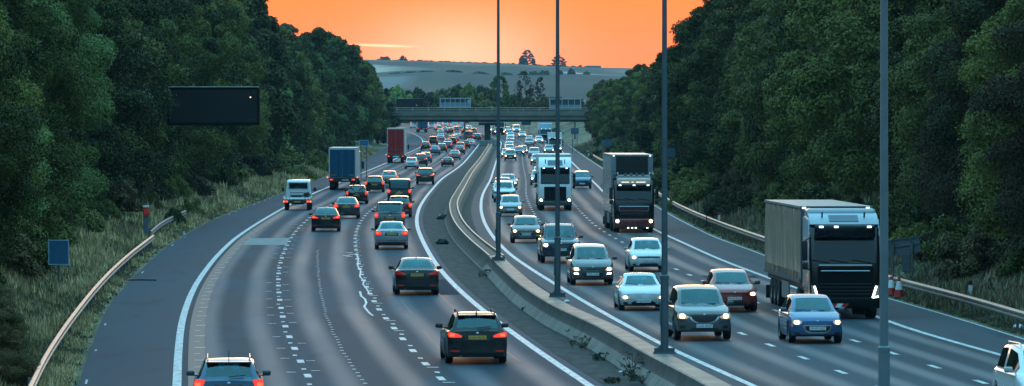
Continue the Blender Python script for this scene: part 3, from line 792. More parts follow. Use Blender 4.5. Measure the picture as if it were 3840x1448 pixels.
def round_bush(X, D, h, wid, kind, i, label, group, rz=0.0, z=None, name='bush', lod=1):
    r = empty(name, (X, D, gz(X, D) - .1 if z is None else z), rz); r.scale = (wid, wid, h * .92)
    tag(r, label, 'tree' if 'tree' in name else 'bush', group)
    m_ = MB(); m_.tube([(0, 0, -.05), (.02, 0, .3), (.0, .03, .62)], [.05, .04, .015], 6)
    for k in range(4): m_.tube([(0, 0, .12), (.35 * math.cos(k * 1.6 + i), .35 * math.sin(k * 1.6 + i), .45)], [.028, .01], 5)
    m_.build('trunk' if 'tree' in name else 'stems', M['barks'], r)
    c_ = obj('crown', dome(i, lod), r); c_.material_slots[0].link = 'OBJECT'; c_.material_slots[0].material = LEAFK[kind]
    return r
LEAFK = dict(a=LEAFA, b=LEAFB, c=LEAFC, d=LEAFD)
TRUNKS = [trunk_mb(i, 14, .24, 3.4).mesh('trunk', M['barks'], smooth=True) for i in range(3)]
def tree(X, D, h, wid, kind, lod, i, label, group, rz=0.0, z=None, name='broadleaf_tree'):
    r = empty(name, (X, D, gz(X, D) - .1 if z is None else z), rz)
    r.scale = (wid / 5.0, wid / 5.0, h / 14.0)
    tag(r, label, 'tree', group)
    obj('trunk', TRUNKS[i % 3], r); c_ = obj('crown', crown(kind, lod, i), r)
    c_.material_slots[0].link = 'OBJECT'; c_.material_slots[0].material = LEAFK[kind]
    return r
q = random.Random(11)
def wood(side, d, lat, hfun, spacing, tone, group, dmax=1010, jit=1.6, wfac=.36):
    k = 0
    names = dict(a='deep green', b='olive green', c='pale green', d='brownish green')
    while d < dmax:
        e = float(LE(d)) if side < 0 else float(RE(d))
        l = lat(d) + q.uniform(-jit, jit)
        h = hfun(d) * q.uniform(.86, 1.14)
        kind = q.choice(tone)
        lod = 0 if d < 250 else (1 if d < 520 else 2)
        w = h * wfac * q.uniform(.88, 1.15)
        where = ('left' if side < 0 else 'right')
        near = 'nearest the camera' if d < 260 else ('halfway along' if d < 560 else 'far off near the bridge')
        rowname = 'front' if lat(d) < 11 else 'back'
        tree(e + side * l, d, h, w, kind, lod, q.randrange(4), '%s tree in the %s row on the %s bank, %s' % (names[kind], rowname, where, near), group, q.uniform(0, 6.28))
        d += spacing(d) * q.uniform(.8, 1.2); k += 1
I = np.interp
# left bank
wood(-1, 128, lambda d: I(d, [120, 170, 230, 295, 350, 420, 560, 640, 700, 850, 920, 1000], [8.6, 8.4, 8.2, 9.6, 9.2, 8.0, 10.6, 10.6, 9.2, 9.6, 7.6, 5.2]), lambda d: I(d, [120, 300, 420, 560, 640, 700, 780, 850, 920, 1000], [13, 13.5, 15.2, 17.2, 16.5, 12.0, 14, 16.5, 14.5, 12]),
     lambda d: I(d, [120, 400, 1000], [6.0, 9.5, 15]), 'aaaaaabc', 'trees on the wooded left bank', wfac=.30)
wood(-1, 134, lambda d: I(d, [120, 300, 420, 600, 900, 1010], [15, 15, 15.5, 17, 16, 12]), lambda d: I(d, [120, 300, 420, 600, 700, 850, 1000], [15, 16, 17, 17, 12, 15.5, 12.5]),
     lambda d: I(d, [120, 400, 1000], [7.5, 11, 17]), 'aaabd', 'trees on the wooded left bank', wfac=.31)
# right bank
wood(1, 150, lambda d: I(d, [120, 200, 300, 450, 700, 900, 1010], [9.4, 9.4, 9.0, 8.8, 8.2, 7.4, 6.2]), lambda d: I(d, [120, 300, 500, 700, 1000], [13, 14, 14.2, 9.8, 9.5]),
     lambda d: I(d, [120, 400, 1000], [6.5, 9.5, 13]), 'aaaabd', 'trees on the wooded right bank', wfac=.31)
wood(1, 155, lambda d: I(d, [120, 300, 450, 700, 1010], [17.0, 16.5, 16, 15, 13]), lambda d: I(d, [120, 300, 500, 700, 1000], [15, 16.2, 15.4, 10.6, 10.4]),
     lambda d: I(d, [120, 400, 1000], [7.5, 11, 17]), 'aaabd', 'trees on the wooded right bank', wfac=.31)

for d_, l_, h_, w_, i_ in ((968, 4.4, 14.5, 4.8, 1), (930, 6.0, 17.5, 5.4, 2), (985, 2.6, 11.5, 4.6, 0), (890, 8.0, 18.0, 5.4, 3)):
    tree(float(LE(d_)) - l_, d_, h_, w_, 'ab'[i_ % 2], 2, i_, 'dark tree at the left end of the bridge leaning over the road edge', 'trees on the wooded left bank', i_)
# ---- trees beyond the bridge, placed where they stand against the hills
def far_tree(px, ytop, wpx, D, kind, label, i=0, zbase=None, name='broadleaf_tree'):
    x = (px - CX) * D / F; zt = CAMH + (YH - ytop) * D / F
    zb = float(zr(min(D, 1690))) + 5.0 if zbase is None else zbase
    if name == 'tall_tree': tree(x, D, zt - zb, wpx * D / F / 2, kind, 2, i, label, 'trees beyond the bridge', .7 * i, z=zb, name='broadleaf_tree')
    else: round_bush(x, D, (zt - zb) * 1.0, wpx * D / F / 2 * .95, kind, i, label, 'trees beyond the bridge', .7 * i, z=zb, name=name, lod=2)
far_tree(1500, 312, 130, 1180, 'c', 'paler round tree just left beyond the bridge beside the wood', 0)
far_tree(1562, 317, 84, 1240, 'a', 'small dark round tree beyond the bridge above the dark sign', 1)
far_tree(1625, 332, 84, 1220, 'b', 'low rounded tree beyond the bridge left of the pale sign frame', 2)
far_tree(1700, 312, 130, 1200, 'b', 'broad domed tree above the pale sign frame, left half of the pair', 3)
far_tree(1768, 303, 130, 1190, 'a', 'broad domed tree above the pale sign frame, right half of the pair', 0)
far_tree(1873, 288, 112, 1180, 'b', 'tall dense tree beyond the bridge behind the farthest lamp post', 1, name='tall_tree')
far_tree(1905, 340, 100, 1140, 'a', 'low dense tree at the right foot of the tall tree beyond the bridge', 2)
far_tree(2036, 352, 110, 1170, 'd', 'low dark thicket beyond the bridge left of the right sign frame', 3, name='thicket')
far_tree(2110, 360, 100, 1230, 'd', 'dark low thicket behind the right sign frame', 0, name='thicket')
for k, (px, yt, w) in enumerate(((1480, 372, 120), (1570, 366, 120), (1660, 372, 130), (1750, 368, 130), (1840, 370, 130), (1945, 378, 120), (2050, 385, 110), (2160, 385, 120))):
    far_tree(px, yt, w, 1130 + 9 * k, 'bd'[k % 2], 'low hedge bush in the row seen over the bridge parapet', k % 4, name='hedge_bush')
for k, (px, yt, w) in enumerate(((1500, 430, 120), (1590, 440, 120), (1680, 446, 130), (1760, 448, 120), (1840, 446, 110), (1930, 440, 120), (2010, 436, 120), (2090, 436, 120))):
    D = 1560 + 14 * k
    far_tree(px, yt, w, D, 'bd'[k % 2], 'hazy bush closing the view under the bridge', k % 4, zbase=float(zr(D)) + .5, name='hedge_bush')
for k, (px, yt, w) in enumerate(((1480, 330, 90), (1530, 338, 90), (1592, 338, 80), (1655, 330, 100), (1730, 318, 110), (1800, 318, 100), (1835, 330, 90), (1925, 352, 90), (1990, 362, 80), (2070, 366, 90), (2150, 370, 100))):
    far_tree(px, yt - 8, w * 1.35, 1205 + 6 * k, 'abd'[k % 3], 'dark round tree in the belt beyond the bridge', k % 4)
def bare_tree(px, ytop, wpx, D, label, seed):
    x = (px - CX) * D / F; zb = float(zr(D)) + 5; h = CAMH + (YH - ytop) * D / F - zb; sp = wpx * D / F / 2
    r = empty('sparse_tree', (x, D, zb)); tag(r, label, 'tree', 'trees beyond the bridge')
    qq = random.Random(seed); m = MB()
    def grow(p, dr, l, rad, n):
        e = p + dr * l; m.tube([p, p.lerp(e, .5) + Vector((qq.uniform(-.1, .1) * l, 0, 0)), e], [rad, rad * .8, rad * .6], 5)
        if n == 0: return
        for _ in range(3):
            nd_ = (dr + Vector((qq.uniform(-.75, .75), qq.uniform(-.75, .75), qq.uniform(-.15, .55)))).normalized()
            grow(e, nd_, l * qq.uniform(.6, .8), rad * .55, n - 1)
    grow(Vector((0, 0, -.5)), Vector((0, 0, 1)), h * .30, .24, 4)
    m.build('trunk', M['barks'], r)
    V, f = leaf_cloud(seed, h, sp, h * .3, 40, 900, .22, 1.0, crad=(.2, .4)); obj('crown', mesh_np('crown', V, f, [LEAFD]), r)
bare_tree(1966, 268, 62, 1190, 'tall sparse half bare tree beyond the bridge', 5)
bare_tree(2026, 291, 40, 1200, 'slender sparse sapling right of the half bare tree', 9)
# ---- on the ridge
def ridge_tree(px, ytop, wpx, label, i, kind='d', D=4280, drop=3):
    x = (px - CX) * D / F; zt = CAMH + (YH - ytop) * D / F; zb = float(hz(x, D)) - .5
    if wpx > 50: return tree(x, D, zt - zb, wpx * D / F / 2, kind, 2, i, label, 'trees on the ridge', i, z=zb)
    return round_bush(x, D, zt - zb, wpx * D / F / 2, kind, i, label, 'trees on the ridge', i, z=zb, name='ridge_tree', lod=2)
ridge_tree(1978, 189, 64, 'largest lone tree on the ridge against the orange sky', 1)
ridge_tree(1962, 214, 40, 'small tree joined to the left foot of the largest ridge tree', 3)
ridge_tree(2094, 208, 56, 'second lone ridge tree, behind the middle lamp post', 2)
ridge_tree(1512, 206, 30, 'small lone tree on the ridge above the left wood', 0)
ridge_tree(1443, 209, 44, 'clump at the left end of the ridge beside the wood', 3)
ridge_tree(2176, 241, 14, 'tiny round bush on the ridge right of the lone trees', 2)
qr = random.Random(8)
for k in range(34):
    px = 1425 + k * 25 + qr.uniform(-8, 8)
    yb = float(np.interp(px, [1419, 1574, 1768, 1962, 2118, 2261], [224, 227, 234, 240, 247, 253]))
    ridge_tree(px, yb - qr.uniform(1.5, 5), qr.uniform(18, 34), 'low hedge shrub in the line along the ridge', k % 4, 'bd'[k % 2]).name = 'hedge_shrub'
for k, (px, py, w, h) in enumerate(((2143, 290, 30, 22), (2100, 262, 26, 16), (2040, 262, 44, 18), (2000, 268, 40, 16), (1960, 262, 40, 14), (1490, 279, 60, 7), (1545, 281, 60, 7), (1600, 283, 60, 7), (1900, 252, 50, 12), (1700, 256, 60, 10), (1800, 260, 60, 10), (2200, 290, 30, 14))):
    D = 3300; x = (px - CX) * D / F; zb = float(hz(x, D)) - .5
    round_bush(x, D, h * D / F * 1.3, w * D / F / 2, 'b', k % 4, 'bluish hazy field tree part way up the far hill', 'trees on the far hill', k, z=zb, name='field_tree', lod=2)
bx = empty('farm_building', ((2226 - CX) * 4270 / F, 4270, float(hz((2226 - CX) * 4270 / F, 4270)) - 1.0)); tag(bx, 'tiny low building on the skyline at the right end of the ridge', 'building')
m = MB(); m.box((0, 0, .9), (12, 7, 1.8)); m.build('wall', M['concd'], bx)
m = MB(); m.prism([(-3.8, 1.79), (3.8, 1.79), (0, 2.7)], -6.4, 6.4); m.build('roof', mat('slate', (.05, .05, .055), .7), bx)

qs = random.Random(21)
for side in (-1, 1):
    d = 150.0 if side > 0 else 200.0
    while d < 900:
        e = float(LE(d)) if side < 0 else float(RE(d)); l = (4.4 if side > 0 else 4.9) + qs.uniform(-.3, 1.5); h = qs.uniform(1.1, 2.6)
        far = 'near part' if d < 300 else ('middle part' if d < 550 else 'far part')
        round_bush(e + side * l, d, h, h * qs.uniform(.65, 1.05), qs.choice('aabd'), qs.randrange(4), 'low scrub bush at the foot of the %s wood, %s' % ('left' if side < 0 else 'right', far), 'scrub along the foot of the woods', qs.uniform(0, 6), name='scrub_bush', lod=1 if d < 450 else 2)
        d += qs.uniform(3.0, 8.0) * (1 + d / 400)
# ---- bushes on the verges
def bush(px, py, h, w, kind, label, i, name='bush', side=-1):
    x, D = gp(px, py, .4); r = round_bush(x, D, h, w * .8, kind, i, label, 'bushes on the verges', i * 1.3, name=name)
bush(868 * S_, 368 * S_, 3.4, 3.2, 'c', 'bright green rounded bush by the blue marker sign', 0)
bush(905 * S_, 362 * S_, 3.6, 3.0, 'b', 'dull green bush right behind the blue lorry', 1)
bush(790 * S_, 425 * S_, 2.6, 2.6, 'a', 'dark low bush on the grass left of the blue lorry', 2)
bush(745 * S_, 444 * S_, 1.7, 2.4, 'b', 'low scrub at the foot of the left wood', 3)
bush(436 * S_, 556 * S_, 1.5, 1.0, 'a', 'dark scrub bush growing over the short guard rail', 1)
bush(478 * S_, 534 * S_, 1.6, 1.2, 'b', 'scrub bush on the left verge just past the short guard rail', 2)
bush(2080, 505, 2.2, 2.4, 'b', 'low scrub below the wood by the far right verge', 1)
bush(2245, 585, 1.5, 1.7, 'a', 'small dark bush where the right guard rail begins', 0)
for k, (px, py, h, w, kd, lb) in enumerate((
        (3560, 780, 3.6, 2.3, 'c', 'bright pale green shrub high on the right bank'), (3330, 830, 2.4, 2.0, 'a', 'dark shrub above the leaning sign back'),
        (2730, 690, 2.4, 2.2, 'b', 'olive shrub behind the rusty frame'), (2600, 640, 2.6, 2.4, 'b', 'olive shrub left of the rusty frame'),
        (2470, 590, 2.8, 2.6, 'a', 'green shrub beside the lamp post on the right bank'), (3060, 760, 2.6, 2.2, 'a', 'green shrub above the black lorry'),
        (3780, 900, 2.6, 2.0, 'a', 'green shrub at the far right edge of the bank'), (2350, 560, 2.4, 2.4, 'c', 'pale shrub behind the black lorry with grey trailer'))):
    x = None; D = depth(py + 150, 0); xx = (px - CX) * D / F
    r = round_bush(xx, D, h, w * .85, kd, k % 4, lb, 'shrubs on the right bank', k, name='shrub')
# overhanging branches at the left edge
for k, (px, py, D, h, w) in enumerate(((-190, 900, 152, 9.0, 2.9), (10, 1330, 131, 3.4, 1.5))):
    x = (px - CX) * D / F; tree(x - .6, D, h, w, 'ad'[k], 0, k, ('dark leafy tree at the left edge, overhanging the blue sign', 'low dark shrub in the bottom left corner')[k], None, k, z=gz(x, D) + (.9 if k == 0 else -.2), name='broadleaf_tree' if k == 0 else 'shrub')

# ================================================================== verge grass
def grass(name, side, n, seed, dmin, dmax, label, mats, lat=(.35, 11), hscale=1.0):
    qn = np.random.RandomState(seed)
    u = qn.rand(n); D = 1.0 / ((1 / dmin) * (1 - u) + (1 / dmax) * u)
    la = lat[0] + (lat[1] - lat[0]) * qn.rand(n) ** 1.5
    e = LE(D) if side < 0 else RE(D)
    X = e + side * la
    Z = zr(D) + bank(la, side)
    clump = .5 + .5 * np.sin(X * 1.1 + np.sin(D * .23) * 2) * np.sin(D * .37 + X * .6)
    hh = (.14 + .50 * clump * qn.rand(n)) * np.clip(la / 1.3, .25, 1.0) * hscale * (1 + D / 900.0)
    nb = 4
    B = np.stack([X, D, Z - .03], 1)
    az = qn.rand(n, nb) * 2 * np.pi; ln = .15 + .45 * qn.rand(n, nb)
    h = hh[:, None] * (.6 + .6 * qn.rand(n, nb)); wd = (.018 + .022 * qn.rand(n, nb)) * (1 + D[:, None] / 260.0)
    off = np.stack([qn.randn(n, nb) * .10, qn.randn(n, nb) * .12, np.zeros((n, nb))], 2)
    base = B[:, None, :] + off
    pa = az + 1.57
    side_v = np.stack([np.cos(pa) * wd, np.sin(pa) * wd, 0 * wd], 2)
    tip = base + np.stack([np.cos(az) * ln * h, np.sin(az) * ln * h, h], 2)
    V = np.stack([base - side_v, base + side_v, tip], 2).reshape(-1, 3)
    f = np.arange(n * nb * 3).reshape(-1, 3)
    me = mesh_np(name, V, f, mats, False, np.repeat(((clump + .35 * qn.rand(n)) * .999 * len(mats) / 1.4).astype(int).clip(0, len(mats) - 1), nb))
    tag(obj(name, me), label, 'grass', kind='stuff')
G1 = mat('grass_green', (.11, .135, .05), .7, 0, .3, .6); G2 = mat('grass_dry', (.52, .37, .18), .75, 0, .25, .6); G3 = mat('grass_dull', (.20, .16, .072), .7, 0, .3, .6); G4 = mat('grass_brown', (.25, .165, .095), .75, 0, .3, .6)
G5 = mat('grass_dark', (.085, .095, .04), .75, 0, .3, .6)
grass('verge_grass', -1, 62000, 1, 118, 900, 'long dry and green grass on the left verge', [G4, G3, G2, G2])
G5 = mat('grass_dark', (.085, .095, .04), .75, 0, .3, .6); G6 = mat('grass_russet', (.17, .12, .08), .75, 0, .3, .6)
grass('verge_grass', 1, 56000, 2, 140, 950, 'rough grass on the right verge', [G6, G5, G4, G5], (.4, 12))

# ---- weeds along the barrier foot and on the dirt
WEED = leaf_material('weed_leaves', (.022, .034, .018), (.05, .062, .03))
WEEDD = leaf_material('weed_dry', (.045, .040, .026), (.09, .075, .045))
def weed(px, py, h, w, label, seed, dry=False):
    x, D = gp(px, py); qn = np.random.RandomState(seed)
    r = empty('weed', (x, D, 0)); tag(r, label, 'weed', 'weeds by the concrete barrier')
    st = MB()
    for k in range(16):
        a = qn.rand() * 6.28; l = w * (.3 + .5 * qn.rand()); hh = h * (.55 + .45 * qn.rand())
        st.tube([(0, 0, 0), (math.cos(a) * l * .4, math.sin(a) * l * .4, hh * .6), (math.cos(a) * l, math.sin(a) * l, hh)], [.010, .007, .003], 4)
    st.build('stem', WEEDD if dry else WEED, r)
    V, f = leaf_cloud(seed, h * .95, w * .5, .02, 34, 700, .022, .5, crad=(.10, .30)); obj('leaves', mesh_np('leaves', V, f, [WEEDD if dry else WEED]), r)
weed(2371, 1424, .80, .62, 'tallest upright green weed at the foot of the barrier', 1)
weed(2412, 1442, .38, .8, 'low brown weed beside the tall green one', 2, True)
weed(2300, 1438, .16, .5, 'creeping weed in the dirt left of the tall one', 3)
weed(2262, 1352, .22, .55, 'flat weed against the barrier near the bottom', 4)
weed(2180, 1306, .40, .7, 'bushy brown weed midway along the near barrier', 5, True)
weed(2152, 1266, .30, .5, 'ragged weed above the bushy brown one', 6)
weed(2060, 1212, .25, .5, 'small weed against the barrier left of the middle lamp post', 7)
weed(1990, 1170, .22, .5, 'thin weed at the barrier foot in the middle distance', 8, True)
weed(1830, 1040, .34, .7, 'weed patch where the barrier widens', 9)
# ================================================================== signs and street furniture
def msg_sign(px0, px1, py0, py1, D, label, lamp):
    k = D / F; w = (px1 - px0) * k; h = (py1 - py0) * k; x = ((px0 + px1) / 2 - CX) * k; z = CAMH + (YH - (py0 + py1) / 2) * k
    r = empty('message_sign', (x, D, z)); tag(r, label, 'message sign', 'electronic message signs facing us')
    m = MB(); m.rbox((0, .25, 0), (w, .5, h), .08); m.build('sign_case', M['vms'], r)
    m = MB(); m.box((0, -.006, .02), (w * .94, .012, h * .86)); m.build('display_panel', mat('display_glass', (.006, .008, .009), .35, 0, .4, 30), r)
    m = MB(); m.rbox((0, .2, h / 2 + .03), (w * .97, .62, .06), .02); m.build('top_ledge', M['galv'], r)
    for sx, sz in ((.38, .34), (.44, .36), (.44, -.36), (.38, -.36)):
        m = MB(); m.tube([(sx * w, -.03, sz * h), (sx * w, .02, sz * h)], .09, 12); m.build('beacon', mat('beacon_lens', (.05, .018, .016), .3), r)
    m = MB(); m.tube([(lamp[0] * w, -.035, lamp[1] * h), (lamp[0] * w, -.005, lamp[1] * h)], .055, 10); m.build('indicator_lamp', mat('indicator_lit', (.8, .6, .3), .3, emit=(1, .72, .42), estr=1.6), r)
    m = MB(); px_ = -w * .95; zg = gz(x + px_, D) - z
    m.tube([(px_, .9, zg - .3), (px_, .9, h * .4)], .22, 12); m.build('mast', M['post'], r)
    m = MB(); m.box((px_ + 2.4, .9, 0), (4.8, .3, .3)); m.box((px_ + 4.6, .65, .4), (.2, .5, .2)); m.build('bracket', M['post'], r)
    return r
msg_sign(626, 974, 328, 470, 351, 'big black electronic message sign hanging among the trees on the left', (.40, .24))
msg_sign(1488, 1586, 371, 405, 1045, 'far dark message sign just beyond the left end of the bridge', (.27, -.2))
def msg_back(px0, px1, py0, py1, D, label, nwin, rounded=False):
    k = D / F; w = (px1 - px0) * k; h = (py1 - py0) * k; x = ((px0 + px1) / 2 - CX) * k; z = CAMH + (YH - (py0 + py1) / 2) * k
    fm = mat('pale_frame_steel', (.34, .38, .40), .5, .3, .08, 2); pn = mat('pale_back_panel', (.20, .26, .30), .5, .3, .1, 2)
    r = empty('gantry_sign', (x, D, z)); tag(r, label, 'gantry sign', 'pale sign backs beyond the bridge')
    m = MB(); m.box((0, 0, h / 2 - .12), (w, .3, .24)); m.box((0, 0, -h / 2 + .12), (w, .3, .24))
    for i in range(nwin + 1): m.box((-w / 2 + .15 + (w - .3) * i / nwin, 0, 0), (.24 if i in (0, nwin) else .13, .28, h - .1))
    m.build('frame', fm, r)
    m = MB(); m.rbox((0, .1, -h * .20), (w - .3, .22, h * .46), .04); m.build('lower_panel', pn, r)
    for i in range(nwin):
        m = MB(); m.box((-w / 2 + .15 + (w - .3) * (i + .5) / nwin, .12, h * .22), ((w - .3) / nwin - .16, .06, h * .42)); m.build('window_panel', mat('dark_window_panel', (.03, .04, .045), .5), r)
    if rounded:
        m = MB(); m.tube([(w / 2 - .35, -.2, h * .12), (w / 2 - .35, .2, h * .12)], .42, 20); m.build('round_drum', fm, r)
    m = MB(); m.tube([(w * .3, .3, -h / 2 - 9), (w * .3, .3, h * .3)], .2, 10); m.build('mast', M['post'], r)
msg_back(1648, 1766, 367, 404, 1060, 'pale steel sign back with a row of small windows above the bridge', 6, True)
msg_back(2059, 2180, 369, 421, 1075, 'pale steel sign back with tall windows at the right end of the bridge', 5)
def blue_sign(px0, px1, py0, py1, D, label, m_=None, posts=1, text=False, zg=None, back=False, yaw=0.0):
    k = D / F; w = (px1 - px0) * k; h = (py1 - py0) * k; x = ((px0 + px1) / 2 - CX) * k; z = CAMH + (YH - (py0 + py1) / 2) * k
    r = empty('road_sign', (x, D, z), yaw); tag(r, label, 'road sign', 'small blue road signs')
    m = MB(); m.rbox((0, 0, 0), (w, .03, h), .012); m.build('panel', m_ or M['signblue'], r)
    if not back:
        m = MB(); b_ = .05 * w
        for sx in (-1, 1): m.box((sx * (w / 2 - b_ / 2), -.019, 0), (b_, .006, h))
        for sz in (-1, 1): m.box((0, -.019, sz * (h / 2 - b_ / 2)), (w - 2 * b_, .006, b_))
        m.build('border', mat('sign_border', (.30, .40, .48), .5), r)
    if text:
        m = MB()
        for i, (cx_, cw) in enumerate(((-.30, .20), (-.02, .10), (.25, .22))):
            for zz_ in (-.02, -.16): m.box((cx_ * w, -.02, zz_ * h), (cw * w, .008, .07 * h))
        m.build('lettering', mat('sign_lettering', (.05, .16, .27), .5), r)
    gzz = (gz(x, D) if zg is None else zg) - z
    for i in range(posts):
        ox = 0 if posts == 1 else (-.3 + .6 * i) * w
        m = MB(); m.tube([(ox, .06, gzz - .3), (ox, .06, h * .4)], .045, 8); m.build('post', M['post'], r)
blue_sign(181, 259, 899, 994, 205, 'blank blue square sign on a thin post by the left guard rail', mat('sign_blue_dull', (.02, .11, .22), .5, 0, .1, 4))
blue_sign(1347, 1382, 525, 547, 560, 'bright blue rectangular sign behind the blue lorry roof', None, 2, True)
blue_sign(1466 , 1480, 487, 503, 830, 'tiny blue sign right behind the red lorry', None, 1)
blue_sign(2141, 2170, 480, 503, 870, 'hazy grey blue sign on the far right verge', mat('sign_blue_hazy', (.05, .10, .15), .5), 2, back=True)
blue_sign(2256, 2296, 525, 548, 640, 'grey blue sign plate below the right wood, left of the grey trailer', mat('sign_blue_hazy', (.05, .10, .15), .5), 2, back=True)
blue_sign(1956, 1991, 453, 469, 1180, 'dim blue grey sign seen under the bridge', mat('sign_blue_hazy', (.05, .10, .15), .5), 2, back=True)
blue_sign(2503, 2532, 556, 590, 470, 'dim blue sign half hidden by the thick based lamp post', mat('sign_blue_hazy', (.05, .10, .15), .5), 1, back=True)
# roadside phone posts with red heads
def phone_post(px, py_top, D, label, w=.31):
    x = (px - CX) * D / F; z = gz(x, D); zt = CAMH + (YH - py_top) * D / F; h = max(zt - z, 1.3)
    r = empty('phone_post', (x, D, zt - h)); tag(r, label, 'phone post', 'red headed roadside phone posts')
    m = MB(); m.rbox((0, 0, h / 2 - .3), (w * .92, .28, h + .0), .02); m.build('column', mat('phone_grey', (.10, .14, .165), .5, .2, .15, 3), r)
    m = MB(); m.rbox((0, -.03, h - .33), (w, .32, .52), .02); m.build('head_box', M['redp'], r)
    m = MB(); m.rbox((0, -.03, h - .02), (w + .02, .36, .10), .02); m.build('cap', M['white'], r)
    m = MB()
    for ax, az in ((.02, .14), (-.07, .03), (.08, .06), (0, 0), (-.04, -.06), (.08, -.06), (-.09, .12), (.1, .16)):
        m.tube([(ax, -.205, h - .33 + az), (ax, -.185, h - .33 + az)], .024, 8)
    m.build('reflector_studs', mat('red_reflector', (.7, .05, .06), .3, emit=(1, .05, .07), estr=.35), r)
phone_post(548, 773, 286, 'red headed grey phone post behind the end of the left guard rail')
phone_post(2881, 784, 282, 'red headed grey phone post beside the trailer of the big black lorry')
# leaning sign seen from behind
D = 205.0; k = D / F
sb = empty('leaning_sign', ((3352 - CX) * k, D, CAMH + (YH - 928) * k), R(-18)); tag(sb, 'dark leaning road sign seen from behind, right of the pale lamp post', 'road sign')
rot = Matrix.Rotation(R(-8), 3, 'Y')
m = MB(); m.box((0, 0, 0), (2.15, .03, .66), rot); m.build('panel', M['signback'], sb)
m = MB()
for a in (-.30, .02, .30): m.box(rot @ Vector((0, -.05, a)), (2.1, .05, .05), rot)
for a in (-.1, .72): m.box(rot @ Vector((a, -.05, 0)), (.06, .06, .66), rot)
m.build('stiffener', M['post'], sb)
for a in (.0, .78):
    m = MB(); m.tube([(a, -.1, -1.55), (a, -.1, .2)], .04, 8); m.build('post', M['post'], sb)
m = MB(); m.rbox((.55, -.14, -.62), (.34, .08, .72), .02); m.build('control_box', mat('box_grey', (.05, .07, .085), .6), sb)
m = MB()
for a in (-.55, -.75): m.box((-.2, -.1, a), (1.9, .03, .03))
m.build('cross_rail', M['post'], sb)
# rusty empty frame
D = 322.0; k = D / F; xx = (2686 - CX) * k
fr_ = empty('steel_frame', (xx, D, CAMH + (YH - 815) * k)); tag(fr_, 'rusty empty steel sign frame standing in the grass', 'frame')
fr_.location.z = CAMH + (YH - 812) * k
m = MB()
for a in (-.60, 0.02, .62): m.tube([(a, 0, -.4), (a - .04, 0, 1.86)], .03, 6)
for z_ in (1.82, 1.15, 1.07, .72, .58): m.tube([(-.66, 0, z_ - .04), (.62, 0, z_ + .05)], .026, 6)
m.build('lattice', M['rust'], fr_)
def cone(px, py, label, h=.78):
    x, D = gp(px, py); r = empty('traffic_cone', (x, D, gz(x, D))); tag(r, label, 'traffic cone', 'traffic cones by the right guard rail')
    m = MB(); m.rbox((0, 0, .03), (.42, .42, .06), .02); m.build('base', M['black'], r)
    m = MB(); m.lathe_z([(.05, .20), (h * .42, .145)]); m.lathe_z([(h * .82, .085), (h, .05)]); m.build('cone_body', M['redp'], r, angle=40)
    m = MB(); m.lathe_z([(h * .42, .147), (h * .82, .087)]); m.build('reflective_sleeve', M['white'], r, angle=40)
cone(3342, 1110, 'red and white traffic cone touching the pale lamp post')
cone(3371, 1119, 'red and white traffic cone standing right of the other cone', .82)
def marker(px, py, label, red=False, h=.62):
    x, D = gp(px, py, .35); r = empty('marker_post', (x, D, gz(x, D) - .05)); tag(r, label, 'marker post', 'white marker posts on the right verge')
    m = MB(); m.prism([(-.04, 0), (.04, 0), (.03, h), (-.03, h)], -.07, .07); m.build('post_body', M['white'], r)
    m = MB(); m.prism([(-.045, h), (.045, h), (.04, h + .16), (-.04, h + .16)], -.075, .075); m.build('post_cap', M['redp'] if red else M['black'], r)
marker(2697, 826, 'white marker post with a red cap in front of the rusty frame', True)
marker(2566, 770, 'white marker post behind the guard rail near the lamp post')
marker(3639, 1112, 'white marker post on the right bank near the end of the guard rail')
marker(2205, 568, 'tiny far white marker post at the start of the right guard rail'); marker(2208, 580, 'tiny far white marker post just past the start of the right guard rail')
# litter
def litter(px, py, s, label, m_, seed, name='plastic_bag', up=.1):
    x, D = gp(px, py, up); bm = bmesh.new(); bmesh.ops.create_icosphere(bm, subdivisions=2, radius=s); qq = random.Random(seed)
    for v in bm.verts: v.co = Vector((v.co.x * qq.uniform(.7, 1.4), v.co.y * qq.uniform(.7, 1.2), max(v.co.z, -.4 * s) * qq.uniform(.4, .9)))
    me = bpy.data.meshes.new(name); bm.to_mesh(me); bm.free(); me.materials.append(m_)
    o = obj(name, me, None, (x, D, gz(x, D) + .3 * s)); tag(o, label, 'litter', 'litter beside the road')
litter(3818, 1222, .17, 'crumpled white bag lying by the right guard rail', M['white'], 1)
litter(2830, 845, .17, 'white bag lying in the grass left of the black lorry', M['white'], 2)
litter(2126, 1124, .10, 'pale scrap of litter in the median dirt left of the middle lamp post', M['white'], 3)
litter(2328, 1384, .06, 'small white scrap in the dirt beside the tall weed', M['white'], 4)
litter(1652, 804, .10, 'white scrap in the dirt at the inside of the bend', M['white'], 5)
litter(1660, 820, .34, 'torn black tyre strip in the dirt, the farther one', M['rubber'], 6, 'tyre_scrap', .05)
litter(1658, 913, .32, 'torn black tyre strip in the dirt, the nearer one', M['rubber'], 7, 'tyre_scrap', .05)
litter(690, 874, .09, 'white scrap of litter at the left verge by the short rail', M['white'], 8)
x, D = gp(533, 1053); tag(MB().tube([(x - .6, D, .03), (x - .1, D + .02, .04), (x + .62, D + .05, .03)], .03, 6).build('rubber_strip', M['rubber']), 'thin dark rubber strip lying on the left shoulder', 'debris')
for k in range(26):
    D = 140 + k * 9; x = float(LE(D)) - .25 - .5 * rng.random(); s = .03 + .04 * rng.random()
    px = CX + x * F / D; py = YH + F * CAMH / D
    litter(px, py, s, 'tiny pale scrap in the gravel edge of the left shoulder', M['white'] if k % 3 else M['conc'], 30 + k, 'litter_scrap', 0.0)

